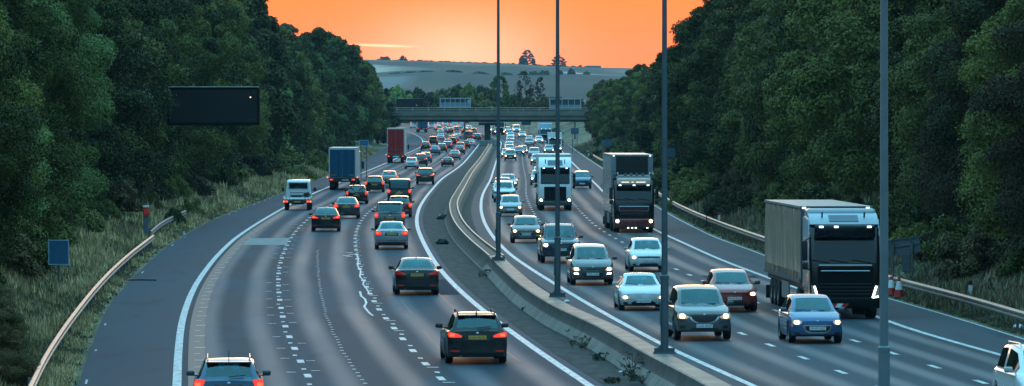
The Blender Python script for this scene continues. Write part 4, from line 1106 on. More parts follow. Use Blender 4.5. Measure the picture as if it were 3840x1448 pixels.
# ================================================================== cars
STY = dict(
    hatch=dict(L=4.25, W=1.78, H=1.47, nose=.77, cowl=.98, deck=1.00, A=1.10, B=.30, C=-1.45, D=-2.02, wr=.66, clr=.20, wr_=.32, ax=(1.28, -1.33)),
    supermini=dict(L=3.97, W=1.72, H=1.46, nose=.76, cowl=.97, deck=.98, A=1.08, B=.28, C=-1.35, D=-1.88, wr=.66, clr=.20, wr_=.31, ax=(1.20, -1.28)),
    saloon=dict(L=4.62, W=1.81, H=1.43, nose=.74, cowl=.95, deck=1.03, A=1.00, B=.18, C=-.95, D=-1.72, wr=.62, clr=.18, wr_=.33, ax=(1.42, -1.36)),
    estate=dict(L=4.62, W=1.81, H=1.45, nose=.74, cowl=.95, deck=1.00, A=1.02, B=.22, C=-1.85, D=-2.22, wr=.64, clr=.18, wr_=.33, ax=(1.42, -1.36)),
    suv=dict(L=4.45, W=1.85, H=1.66, nose=.90, cowl=1.10, deck=1.10, A=1.12, B=.40, C=-1.65, D=-2.10, wr=.68, clr=.26, wr_=.36, ax=(1.36, -1.34)),
    boxsuv=dict(L=4.50, W=1.92, H=1.74, nose=.95, cowl=1.12, deck=1.12, A=1.05, B=.50, C=-1.98, D=-2.20, wr=.76, clr=.28, wr_=.37, ax=(1.36, -1.34)),
    coupe=dict(L=4.24, W=1.78, H=1.30, nose=.68, cowl=.88, deck=.92, A=.92, B=.10, C=-.62, D=-1.60, wr=.60, clr=.15, wr_=.32, ax=(1.32, -1.25)),
    roadster=dict(L=3.95, W=1.74, H=1.23, nose=.64, cowl=.84, deck=.88, A=.70, B=.20, C=-.42, D=-.95, wr=.58, clr=.15, wr_=.31, ax=(1.22, -1.15)),
    mpv=dict(L=4.55, W=1.83, H=1.64, nose=.82, cowl=1.06, deck=1.06, A=1.42, B=.55, C=-1.85, D=-2.18, wr=.67, clr=.20, wr_=.33, ax=(1.40, -1.38)),
    van=dict(L=4.95, W=1.93, H=1.97, nose=.98, cowl=1.20, deck=1.20, A=1.75, B=1.10, C=-2.33, D=-2.46, wr=.82, clr=.24, wr_=.34, ax=(1.55, -1.45)),
    pickup=dict(L=5.20, W=1.96, H=1.83, nose=1.02, cowl=1.20, deck=1.16, A=1.05, B=.45, C=-.62, D=-.86, wr=.70, clr=.30, wr_=.39, ax=(1.58, -1.52)),
    camper=dict(L=5.6, W=2.1, H=2.7, nose=1.05, cowl=1.3, deck=1.3, A=2.1, B=1.35, C=-2.68, D=-2.76, wr=.88, clr=.3, wr_=.36, ax=(1.75, -1.6)),
)
CACHE = {}
def car_shell(sty):
    """body, windows etc. as meshes for one style"""
    if sty in CACHE: return CACHE[sty]
    p = STY[sty]; L, W, H = p['L'], p['W'], p['H']; hw = W / 2; hl = L / 2
    bf, br_ = (.30, .16) if sty not in ('van', 'camper', 'boxsuv') else (.22, .07)
    def yw(y, x, z):
        f = min(max((y - (hl - .85)) / .85, 0), 1); r = min(max((-(hl - .7) - y) / .7, 0), 1); xn = min(abs(x) / hw, 1.05)
        o = y - bf * f * xn ** 3 + br_ * r * xn ** 3
        o -= .30 * f ** 4 * max(0, z - .50 * p['nose'] / .77) ** 1.6
        o += .22 * r ** 4 * max(0, z - .62) ** 1.5
        o -= .25 * f ** 4 * max(0, .30 - z)
        o += .25 * r ** 4 * max(0, .34 - z)
        return o
    def ztop(y):
        A, D = p['A'], p['D']
        if y >= A:
            k = (y - A) / (hl - A); z = p['cowl'] + (p['nose'] - p['cowl']) * k ** 1.35
            e = max(0, (y - (hl - .16)) / .16); return z - .07 * e ** 2
        if y >= D: return p['cowl'] + (p['deck'] - p['cowl']) * (A - y) / (A - D)
        k = (D - y) / max(hl + D, .02); e = max(0, ((-y) - (hl - .12)) / .12)
        return p['deck'] - .015 * k - .05 * e ** 2
    def wy(y):
        a = abs(y) / hl; return hw * (1 - (.085 if y > 0 else .05) * max(0, (a - .45) / .55) ** 2)
    Ra = p['wr_'] + .055
    ys = set(np.linspace(-hl, hl, 41)); ys |= {hl - .03, hl - .07, -hl + .03, -hl + .07}
    for ax in p['ax']: ys |= set(ax + Ra * np.array([-1.0, -.97, -.85, -.6, -.3, 0, .3, .6, .85, .97, 1.0]))
    ys = sorted(ys)
    def section(y):
        zl = p['clr'] + .06 * max(0, (abs(y) - (hl - .5)) / .5)
        for ax in p['ax']:
            dy = abs(y - ax)
            if dy < Ra: zl = max(zl, p['wr_'] + math.sqrt(Ra * Ra - dy * dy))
        w = wy(y); zt = ztop(y); zm = max(.40 * (zt - p['clr']) + p['clr'], zl + .05)
        zs = max(zt - .20, zm + .03)
        return [(.93 * w, zl), (.975 * w, max(zl + .03, p['clr'] + .10)), (w, zm), (.995 * w, zs), (.965 * w, zt - .07), (.90 * w, zt - .015), (.80 * w, zt + .005), (.45 * w, zt + .022), (0, zt + .028)]
    nb = 9; vs = []; fs = []
    for y in ys:
        s = section(y)
        for x, z in s: vs.append((x, yw(y, x, z), z))
        for x, z in s[-2::-1]: vs.append((-x, yw(y, -x, z), z))
    n = 2 * nb - 1
    for i in range(len(ys) - 1):
        for j in range(n - 1): fs.append((i * n + j, (i + 1) * n + j, (i + 1) * n + j + 1, i * n + j + 1))
    mb = MB(); mb.add(vs, fs)
    # nose and tail caps
    for end, y in ((1, hl), (-1, -hl)):
        s = section(y); rows = []
        for (x, z) in s[:7]:
            rows.append([(x * k / 8, yw(y, x * k / 8, z), z + (.023 * (1 - (k / 8) ** 2) if z > s[5][1] else 0)) for k in range(-8, 9)])
        vs2 = [v for r_ in rows for v in r_]; f2 = []
        for i in range(len(rows) - 1):
            for j in range(16):
                a = i * 17 + j; f2.append((a, a + 1, a + 18, a + 17))
        mb.add(vs2, f2)
    # greenhouse
    A, B, C, D = p['A'], p['B'], p['C'], p['D']; zb = lambda y: ztop(y) - .02
    pts = [(A + .02, zb(A)), (B, H - (.085 if sty not in ('van', 'camper', 'roadster') else .045)), ((B * .6 + C * .4), H), (C, H - .05 if sty not in ('van', 'camper', 'boxsuv') else H - .02), (D, zb(D))]
    def roofz(y):
        if y >= B:
            k = (A + .02 - y) / (A + .02 - B); return pts[0][1] + (pts[1][1] - pts[0][1]) * (1.10 * k - .10 * k * k if k < 1 else 1)
        if y >= C:
            k = (B - y) / (B - C); lin = pts[1][1] + (pts[3][1] - pts[1][1]) * k; return lin + .075 * 4 * k * (1 - k) * (1 if sty != 'roadster' else .3)
        k = (C - y) / (C - D); return pts[3][1] + (pts[4][1] - pts[3][1]) * k ** 1.25
    gy = list(np.linspace(A + .02, B, 9)) + list(np.linspace(B, C, 10))[1:] + list(np.linspace(C, D, 9))[1:]
    iB, iC = 8, 17; nst = len(gy); wrf = hw * p['wr'] / .72 * .75
    gs = []
    for i, y in enumerate(gy):
        b0 = zb(y); z = roofz(y); h = max(z - b0, .002); wb = .905 * wy(y)
        if i <= iB: k = i / iB; wt = (.86 * wb) * (1 - k) + wrf * k
        elif i <= iC: k = (i - iB) / (iC - iB); wt = wrf * (1 + .02 * math.sin(k * math.pi)) - .02 * k
        else: k = (i - iC) / (nst - 1 - iC); wt = (wrf - .02) * (1 - k) + (.88 * wb if sty != 'roadster' else .80 * wb) * k
        s = [(wb, b0), (wb - .015, b0 + min(.04, h * .15)), (wt + .035, b0 + .86 * h), (wt + .005, b0 + .945 * h), (wt - .045, b0 + .99 * h), (wt - .085, z + .002), (.55 * wt, z + .018), (0, z + .026)]
        cf = .14 * (1 - min(i / iB, 1)) + .05; cr_ = (.10 if i >= iC else .04)
        row = []
        full = s + [(-x, z_) for x, z_ in s[-2::-1]]
        for x, z_ in full:
            xn = abs(x) / hw; yy = y - (cf * xn ** 2 if y > 0 else -cr_ * xn ** 2); row.append((x, yy, z_))
        gs.append(row)
    ng = 15
    parts = dict(body=[], windscreen=[], rear=[], sideR=[], sideL=[])
    pil = {iB + 4, iB + 5} if sty not in ('coupe', 'roadster') else set()
    for i in range(nst - 1):
        for j in range(ng - 1):
            key = 'body'
            if 5 <= j <= 8:
                if 1 <= i < iB: key = 'windscreen'
                elif iC <= i < nst - 2 and sty not in ('camper',): key = 'rear'
            elif j == 1 and 2 <= i < nst - 3 and (i not in pil or i == iB + 5): key = 'sideR'
            elif j == 12 and 2 <= i < nst - 3 and (i not in pil or i == iB + 5): key = 'sideL'
            if sty == 'van' and i > iB + 3 and key.startswith('side'): key = 'body'
            parts[key].append((gs[i][j], gs[i + 1][j], gs[i + 1][j + 1], gs[i][j + 1]))
    for q4 in parts['body']: mb.add(q4, [(0, 1, 2, 3)])
    if sty == 'pickup':      # open load bed behind the cab
        mb.box((0, -1.72, 1.20), (W * .92, 1.66, .05))
    me = mb.mesh('body', paint('grey'))
    bm = bmesh.new(); bm.from_mesh(me); bmesh.ops.remove_doubles(bm, verts=list(bm.verts), dist=.0008); bmesh.ops.recalc_face_normals(bm, faces=list(bm.faces)); bm.to_mesh(me); bm.free()
    me.polygons.foreach_set('use_smooth', np.ones(len(me.polygons), dtype=bool)); me.set_sharp_from_angle(angle=R(34))
    out = dict(body=me)
    for k, nm in (('windscreen', 'windscreen'), ('rear', 'rear_window'), ('sideR', 'side_window'), ('sideL', 'side_window')):
        if not parts[k]: continue
        m2 = MB()
        for q4 in parts[k]: m2.add(q4, [(0, 1, 2, 3)])
        g = m2.mesh(nm, M['glass'] if k in ('windscreen', 'rear') else M['dark_glass'])
        bm = bmesh.new(); bm.from_mesh(g); bmesh.ops.remove_doubles(bm, verts=list(bm.verts), dist=.0008); bmesh.ops.recalc_face_normals(bm, faces=list(bm.faces))
        # the recalc of an open sheet can pick either side: point it away from the cabin
        cen = Vector((0, (B + C) / 2, .9))
        if sum((f.calc_center_median() - cen).dot(f.normal) for f in bm.faces) < 0: bmesh.ops.reverse_faces(bm, faces=list(bm.faces))
        bm.to_mesh(g); bm.free(); g.polygons.foreach_set('use_smooth', np.ones(len(g.polygons), dtype=bool))
        out[k] = g
    # underbody and wheel wells
    u = MB(); u.box((0, 0, p['clr'] + .17), (W * .80, L * .86, .30)); out['under'] = u.mesh('underbody', M['black'])
    # wheel
    r0 = p['wr_']; wd = .21
    t_ = MB(); t_.lathe_x([(-wd / 2, r0 * .64), (-wd / 2, r0 * .93), (-wd / 2 + .03, r0), (wd / 2 - .03, r0), (wd / 2, r0 * .93), (wd / 2, r0 * .64)], n=22); t_.lathe_x([(-wd / 2 + .03, .001), (-wd / 2 + .03, r0 * .66)], n=22)
    out['tyre'] = t_.mesh('tyre', M['tyre'], angle=40)
    w_ = MB(); w_.lathe_x([(wd / 2 - .005, r0 * .66), (wd / 2 - .02, r0 * .60), (wd / 2 - .05, r0 * .58)], n=22)
    for k in range(5):
        a = k * 2 * math.pi / 5; w_.box((wd / 2 - .03, math.cos(a) * r0 * .32, math.sin(a) * r0 * .32), (.02, r0 * .14, r0 * .60), Matrix.Rotation(a - math.pi / 2, 3, 'X'))
    w_.lathe_x([(wd / 2 - .02, r0 * .16), (wd / 2 - .015, .001)], n=10)
    out['rim'] = w_.mesh('rim', M['rim'], angle=40)
    mm = MB(); mm.rbox((.10, 0, .07), (.21, .12, .14), .045, 3); mm.box((-.02, .01, .015), (.10, .05, .04)); out['mirror'] = mm.mesh('door_mirror', paint('grey'), angle=40)
    i_ = MB(); zb_ = ztop(0) - .02
    rows_ = [(B - .35, (-.38, .38))] + ([(B - 1.25, (-.42, 0, .42))] if C < -1.0 else [])
    for y_, xs_ in rows_:
        for x_ in xs_: i_.rbox((x_, y_, zb_ - .02), (.46, .16, .46), .06, 2); i_.rbox((x_, y_ - .03, zb_ + .29), (.24, .10, .17), .04, 2)
    out['seats'] = i_.mesh('seats', M['seat'], angle=40)
    i_ = MB(); i_.rbox((0, A - .25, zb_ - .04), (W * .78, .55, .12), .04); i_.tube([(.36 + .17 * math.cos(q_), A - .62 - .05 * math.sin(q_), zb_ + .02 + .16 * math.sin(q_)) for q_ in np.linspace(0, 6.283, 15)], .014, 5, cap=False)
    i_.box((0, (B + C) / 2, p['clr'] + .34), (W * .8, (A - D) * .9, .04)); out['dash'] = i_.mesh('dashboard', M['trim'], angle=40)
    out['yw'] = yw; out['p'] = p; out['ztop'] = ztop; out['gy'] = (A, B, C, D); out['wrf'] = wrf; out['roofz'] = roofz; out['wy'] = wy
    CACHE[sty] = out; return out
PCACHE = {}
def patch(sty, end, rows, ncol=6, off=.010, name='patch', thick=.03, mirror=False):
    """a shell lying on nose (end 1) or tail (end -1): rows of (z, x0, x1) from low to high"""
    key = (sty, end, tuple(rows), off, name, mirror)
    if key in PCACHE: return PCACHE[key]
    sh = car_shell(sty); yw = sh['yw']; hl = sh['p']['L'] / 2
    mb = MB(); g = []; bk = []
    sub = []
    for (z0, a0, b0), (z1, a1, b1) in zip(rows[:-1], rows[1:]):
        for k in range(3): f = k / 3; sub.append((z0 + (z1 - z0) * f, a0 + (a1 - a0) * f, b0 + (b1 - b0) * f))
    sub.append(rows[-1])
    for z, a, b_ in sub:
        for c_ in range(ncol + 1):
            x = a + (b_ - a) * c_ / ncol
            if mirror: x = -x
            y = yw(end * hl, x, z); g.append((x, y + end * off, z)); bk.append((x, y - end * thick, z))
    n = ncol + 1; fs = []
    for i in range(len(sub) - 1):
        for j in range(ncol): fs.append((i * n + j, i * n + j + 1, (i + 1) * n + j + 1, (i + 1) * n + j))
    N0 = len(g); per = list(range(n)) + [i * n + n - 1 for i in range(1, len(sub))] + [(len(sub) - 1) * n + j for j in range(n - 2, -1, -1)] + [i * n for i in range(len(sub) - 2, 0, -1)]
    for a, b_ in zip(per, per[1:] + per[:1]): fs.append((a, b_, b_ + N0, a + N0))
    mb.add(g + bk, fs); me = mb.mesh(name); PCACHE[key] = me; return me
FONTM = {}
def text_mesh(s):
    if s in FONTM: return FONTM[s]
    cu = bpy.data.curves.new('t', 'FONT'); cu.body = s; cu.align_x = 'CENTER'; cu.align_y = 'CENTER'; cu.size = 1.0; cu.extrude = .01; cu.resolution_u = 2
    o = bpy.data.objects.new('t', cu); COL.objects.link(o); bpy.context.view_layer.update()
    me = bpy.data.meshes.new_from_object(o.evaluated_get(bpy.context.evaluated_depsgraph_get())); bpy.data.objects.remove(o)
    me.materials.clear(); me.materials.append(M['ink']); FONTM[s] = me; return me
def plate(parent, y, z, end, txt, m_, w=.52, h=.112, rake=0.0, x=0.0):
    mb = MB(); mb.rbox((0, 0, 0), (w, .014, h), .005, 1); o = mb.build('number_plate', m_, parent, loc=(x, y, z), rot=(rake, 0, 0))
    if txt:
        tm_ = text_mesh(txt); wd = max(v.co.x for v in tm_.vertices) - min(v.co.x for v in tm_.vertices)
        t_ = obj('plate_lettering', tm_, o, (0, end * .0085, 0), (R(90), 0, R(180) if end > 0 else 0)); s = w * .88 / wd; t_.scale = (s, h * .95, s * .25)
def setm(o, m_):
    for sl in o.material_slots: sl.link = 'OBJECT'; sl.material = m_
    return o
def addm(me, name, m_, parent):
    """an object over a shared bare mesh, its material held by the object"""
    if not me.materials: me.materials.append(m_)
    o = obj(name, me, parent); return setm(o, m_)
FR = dict(   # front designs for W=1.78, nose=.77: headlight, upper grille, lower intake, plate height
    A=dict(h=[(.60, .60, .74), (.66, .52, .80), (.72, .52, .80), (.76, .60, .76)], g=[(.38, -.22, .22), (.43, -.36, .36), (.54, -.42, .42), (.57, -.40, .40)], gr=[(.33, -.26, .26), (.41, -.42, .42), (.55, -.47, .47), (.595, -.45, .45)], l=[(.24, -.50, .50), (.30, -.46, .46)], pz=.49, fog=.33),
    B=dict(h=[(.60, .55, .78), (.66, .46, .82), (.71, .58, .82), (.75, .70, .80)], g=[(.50, -.14, .14), (.55, -.30, .30), (.62, -.38, .38), (.70, -.43, .43)], gr=[(.475, -.18, .18), (.53, -.36, .36), (.61, -.44, .44), (.66, -.46, .46)], l=[(.26, -.48, .48), (.36, -.40, .40)], pz=.41, fog=.38),
    C=dict(h=[(.56, .56, .76), (.62, .50, .82), (.68, .58, .82), (.72, .68, .80)], g=[(.62, -.28, .28), (.67, -.32, .32)], gr=None, l=[(.32, -.34, .34), (.40, -.44, .44), (.50, -.40, .40)], pz=.44, fog=.46),
    D=dict(h=[(.50, .52, .78), (.56, .50, .82), (.62, .60, .82)], g=[(.24, -.42, .42), (.33, -.46, .46), (.40, -.36, .36)], gr=None, l=[(.20, -.44, .44), (.225, -.44, .44)], pz=.40, fog=.32),
    E=dict(h=[(.60, .58, .80), (.67, .54, .82), (.73, .58, .82)], g=[(.645, -.50, .50), (.70, -.52, .52)], gr=None, l=[(.26, -.50, .50), (.34, -.42, .42), (.39, -.40, .40)], pz=.50, fog=.34),
)
RRD = dict(  # rear lamp outlines for deck 1.0
    bar=[(.78, .46, .80), (.83, .44, .84), (.89, .56, .84), (.93, .74, .83)],
    block=[(.74, .56, .82), (.82, .54, .85), (.92, .58, .84), (.95, .66, .82)],
    tall=[(.70, .70, .84), (.80, .66, .86), (.96, .66, .85), (1.02, .70, .83)],
    cshape=[(.68, .66, .84), (.86, .62, .86), (.97, .58, .84), (1.0, .66, .82)],
    round=[(.72, .60, .72), (.76, .56, .78), (.82, .56, .78), (.86, .60, .72)],
)
def car(name, cat, sty, col, label, X, D, rz, facing, group, front='E', rear='bar', txt='', rails=False, detail=True, lit=True, brake=False, headm='head', fogs=False, scale=1.0, aerial=False, roofm=None, spoiler=False):
    sh = car_shell(sty); p = sh['p']; hl = p['L'] / 2; W = p['W']
    pt = paint(col)
    r = empty(name, (X, D, float(zr(D)) + .004), rz, scale); tag(r, label, cat, group)
    setm(obj('body', sh['body'], r), pt)
    for k, nm in (('windscreen', 'windscreen'), ('rear', 'rear_window'), ('sideR', 'side_window'), ('sideL', 'side_window')):
        if k in sh: obj(nm, sh[k], r)
    obj('underbody', sh['under'], r)
    if D < 460: obj('seats', sh['seats'], r); obj('dashboard', sh['dash'], r)
    for ax in p['ax']:
        for sx in (-1, 1):
            w = obj('wheel', sh['tyre'], r, (sx * (W / 2 - .125), ax, p['wr_']), (0, 0, 0 if sx > 0 else math.pi))
            if detail: obj('rim', sh['rim'], w)
    for sx in (-1, 1):
        yy = p['A'] - .42; o = setm(obj('door_mirror', sh['mirror'], r, (sx * (W / 2 - .03), yy, sh['ztop'](yy) - .01)), pt if col not in ('black',) else M['black'])
        if sx < 0: o.rotation_euler = (0, 0, math.pi); o.location.z = sh['ztop'](yy) - .01
    sx_ = W / 1.78; sz_ = p['nose'] / .77
    sc = lambda rows, zs, dz=0: [(z * zs + dz, a * sx_, b_ * sx_) for z, a, b_ in rows]
    if facing == 'in':
        d = FR[front]
        for mi in (False, True):
            addm(patch(sty, 1, sc(d['h'], sz_), 6, .012, 'headlight', mirror=mi), 'headlight', M['lens'] if lit else M['lampglass'], r)
            if lit:
                zc = sum(z for z, _, _ in d['h']) / len(d['h']); xc = .67
                addm(patch(sty, 1, sc([(zc - .06, xc - .03, xc + .03), (zc - .045, xc - .062, xc + .062), (zc, xc - .082, xc + .082), (zc + .040, xc - .062, xc + .062), (zc + .054, xc - .03, xc + .03)], sz_), 6, .020, 'headlamp_bulb', mirror=mi), 'headlamp_bulb', M[headm], r)
            if fogs: addm(patch(sty, 1, sc([(d['fog'] - .03, .58, .74), (d['fog'] + .03, .60, .78)], sz_), 4, .014, 'fog_light', mirror=mi), 'fog_light', M['xenon'], r)
            else: addm(patch(sty, 1, sc([(d['fog'] - .035, .58, .72), (d['fog'] + .035, .58, .77)], sz_), 4, .006, 'fog_recess', mirror=mi), 'fog_recess', M['black'], r)
        if d['gr']: addm(patch(sty, 1, sc(d['gr'], sz_), 10, .006, 'grille_surround'), 'grille_surround', M['chrome'], r)
        addm(patch(sty, 1, sc(d['g'], sz_), 10, .012, 'grille'), 'grille', M['grille'], r)
        addm(patch(sty, 1, sc(d['l'], sz_), 10, .008, 'lower_intake'), 'lower_intake', M['black'], r)
        addm(patch(sty, 1, [(p['clr'] + .065, -.80 * W / 2, .80 * W / 2), (p['clr'] + .095, -.80 * W / 2, .80 * W / 2)], 12, .012, 'front_lip'), 'front_lip', M['black'], r)
        plate(r, sh['yw'](hl, 0, d['pz'] * sz_) + .022, d['pz'] * sz_, 1, txt, M['platew'])
        if detail:
            addm(patch(sty, 1, sc([(.718, -.025, .025), (.732, -.035, .035), (.746, -.025, .025)], sz_), 4, .012, 'bonnet_badge'), 'bonnet_badge', M['chrome'], r)
        if detail:
            w = MB(); A_, B_, _, _ = sh['gy']
            w.tube([(.1, A_ - .06, sh['ztop'](A_) + .05), (.62, A_ - .16, sh['ztop'](A_) + .07)], .012, 5); w.tube([(-.5, A_ - .06, sh['ztop'](A_) + .05), (.05, A_ - .09, sh['ztop'](A_) + .06)], .012, 5)
            w.build('wiper', M['black'], r)
    else:
        dz = p['deck'] - 1.0
        rows = sc(RRD[rear], 1.0, dz)
        for mi in (False, True):
            addm(patch(sty, -1, rows, 6, .014, 'taillight', mirror=mi), 'taillight', M['taildim'] if not lit else M['tail'], r)
            if lit and D < 560:
                z0 = sum(z for z, _, _ in rows) / len(rows); x0 = sum(a + b_ for _, a, b_ in rows) / (2 * len(rows)) + .03
                addm(patch(sty, -1, [(z0 - .045, x0 - .07, x0 + .07), (z0 + .035, x0 - .07, x0 + .07)], 4, .020, 'lamp_core', mirror=mi), 'lamp_core', M['brake'], r)
        if brake:
            zc_ = sh['roofz'](p['C']) - .04; m_ = MB(); m_.rbox((0, p['C'] - .14, zc_ - .02), (.30, .05, .035), .01); m_.build('high_brake_light', M['brake'], r)
        pz = (.78 if sty not in ('hatch', 'supermini', 'van', 'boxsuv', 'suv') else .70) + dz
        addm(patch(sty, -1, [(pz - .085, -.36, .36), (pz + .085, -.34, .34)], 8, .004, 'plate_recess'), 'plate_recess', M['black'], r)
        plate(r, sh['yw'](-hl, 0, pz) - .018, pz, -1, txt, M['platey'])
        c0 = p['clr'] + .05
        addm(patch(sty, -1, [(c0, -.80 * W / 2, .80 * W / 2), (c0 + .12, -.84 * W / 2, .84 * W / 2), (c0 + .17, -.70 * W / 2, .70 * W / 2)], 12, .008, 'bumper_insert'), 'bumper_insert', M['black'], r)
        if detail:
            addm(patch(sty, -1, [(c0 + .245, -.88 * W / 2, .88 * W / 2), (c0 + .258, -.88 * W / 2, .88 * W / 2)], 12, .003, 'bumper_seam'), 'bumper_seam', M['black'], r)
            for sx in (-1, 1): addm(patch(sty, -1, [(c0 + .14, .52, .76), (c0 + .18, .52, .78)], 4, .012, 'reflector', mirror=sx < 0), 'reflector', M['taildim'], r)
            addm(patch(sty, -1, [(pz + .12, -.03, .03), (pz + .14, -.04, .04), (pz + .16, -.03, .03)], 4, .010, 'boot_badge'), 'boot_badge', M['chrome'], r)
            m_ = MB(); m_.tube([(-.48, -hl + .25, p['clr'] + .06), (-.48, -hl + .02, p['clr'] + .06)], .03, 10); m_.build('exhaust', M['post'], r)
            if sty in ('hatch', 'supermini', 'estate', 'suv', 'boxsuv', 'mpv'):
                m_ = MB(); y0 = p['D'] - .03; m_.tube([(0, y0, p['deck'] + .06), (.40, y0 + .045, p['deck'] + .10)], .014, 5); m_.build('rear_wiper', M['black'], r)
        if sty in ('hatch', 'supermini', 'estate', 'suv', 'boxsuv', 'mpv'):
            m_ = MB(); zc_ = sh['roofz'](p['C']); m_.prism([(p['C'] + .16, zc_ + .035), (p['C'] - .12, zc_ + .022), (p['C'] - .12, zc_ + .002), (p['C'] + .02, zc_ - .02)], -sh['wrf'] * .94, sh['wrf'] * .94); m_.build('roof_spoiler', pt, r)
    if rails:
        for sx in (-1, 1):
            x = sx * (sh['wrf'] - .07); z = p['H']; m_ = MB()
            m_.tube([(x, p['B'] - .15, z - .01), (x, p['B'] - .30, z + .055), (x, 0, z + .075), (x, p['C'] + .40, z + .05), (x, p['C'] + .22, z - .02)], .022, 6); m_.build('roof_rail', M['chrome'] if col != 'jet' else M['black'], r)
    if aerial:
        m_ = MB(); m_.tube([(0, p['C'] + .25, p['H'] - .02), (0, p['C'] + .12, p['H'] + (.25 if aerial == 'rod' else .09))], [.03 if aerial != 'rod' else .009, .006], 6); m_.build('aerial', M['black'], r)
    return r
def lane_ang(carr, D):
    if carr == 'L': return math.atan2(float((LW(D + 5) + LR(D + 5)) - (LW(D - 5) + LR(D - 5))) / 2, 10.0)
    return math.atan2(float((RW(D + 5) + RO(D + 5)) - (RW(D - 5) + RO(D - 5))) / 2, 10.0)
NAMES = dict(hatch=('hatchback_car', 'car'), supermini=('hatchback_car', 'car'), saloon=('saloon_car', 'car'), estate=('estate_car', 'car'), suv=('suv_car', 'car'), boxsuv=('suv_car', 'car'),
             coupe=('coupe_car', 'car'), roadster=('convertible_car', 'car'), mpv=('people_carrier', 'car'), van=('panel_van', 'van'), pickup=('pickup_truck', 'pickup'), camper=('camper_van', 'camper van'))
def put(carr, px, py, sty, col, label, **kw):
    p = STY[sty]
    # the row given is where the tyres at the visible end touch the road
    D = depth(py); x = (px - CX) * D / F
    a = lane_ang(carr, D); axd = abs(p['ax'][1]) if carr == 'L' else p['ax'][0]
    x += math.sin(a) * axd; Dc = D + axd
    nm, cat = NAMES[sty]
    kw.setdefault('detail', D < 420)
    return car(nm, cat, sty, col, label, x, Dc, -a if carr == 'L' else math.pi - a, 'out' if carr == 'L' else 'in',
               'cars driving away on the left carriageway' if carr == 'L' else 'cars driving towards us on the right carriageway', **kw)

# ---------------------------------------------------------------- left carriageway, driving away
put('L', 858, 1566, 'estate', 'steel', 'blue grey estate car cut by the bottom edge, silver roof rails and a rod aerial', rear='cshape', txt='WF12 XZE', rails=True, aerial='rod', scale=.95)
put('L', 1784, 1362, 'estate', 'jet', 'black estate car with bright red lights, nearest on the outer lane by the barrier', rear='bar', txt='S163 ROU', rails=True, aerial='fin', brake=False)
put('L', 1562, 1105, 'saloon', 'black', 'black saloon with unlit tail lights on the lane beside the squiggle of paint', rear='bar', txt='KY55 FGZ', lit=False, aerial='fin')
put('L', 1468, 934, 'saloon', 'silver', 'pale silver saloon with orange lit lights, behind the dark off roader', rear='block', txt='LD14 KVC')
put('L', 1462, 866, 'boxsuv', 'grey', 'boxy grey off roader with tall lights, between the silver saloon and the red hatchback', rear='tall', txt='BV59 NOA')
put('L', 1497, 815, 'hatch', 'darkred', 'dark red hatchback half hidden behind the boxy grey off roader', rear='tall')
put('L', 1498, 766, 'van', 'jet', 'black panel van with tall blank back, ahead of the dark red hatchback', rear='tall')
put('L', 1594, 692, 'suv', 'black', 'black off roader alone in the outer lane, right of the white hatchbacks', rear='bar', txt='EX12 AWN', rails=True)
put('L', 1222, 868, 'saloon', 'jet', 'black saloon in the middle lane, nearest of the two dark saloons', rear='bar', txt='GN08 EYT', aerial='fin')
put('L', 1300, 819, 'saloon', 'charcoal', 'dark grey saloon with wide red lights and orange plate, beyond the black saloon', rear='block', txt='AP10 YLM', aerial='fin')
bike_car = put('L', 1338, 765, 'hatch', 'black', 'black hatchback carrying bicycles on its tail, behind the blue lorry', rear='tall')
put('L', 1405, 721, 'hatch', 'black', 'black hatchback with round red lights, right of the blue lorry', rear='tall', txt='LB60 RTV')
put('L', 1459, 697, 'hatch', 'silver', 'silver hatchback tucked right beyond the black hatchback beside the blue lorry', rear='tall', brake=True)
put('L', 1543, 634, 'hatch', 'white', 'white hatchback with a red high brake light, right of the red lorry', rear='tall', brake=True)
put('L', 1577, 623, 'suv', 'black', 'black off roader with a high brake light next to the white hatchback', rear='bar', brake=True)
put('L', 1596, 610, 'hatch', 'lightblue', 'pale blue hatchback half hidden behind the black off roader by the red lorry', rear='tall')
put('L', 1678, 624, 'roadster', 'navy', 'low dark convertible with round lights in the outer lane', rear='round')
put('L', 1705, 599, 'saloon', 'silver', 'silver saloon ahead of the low dark convertible', rear='block')
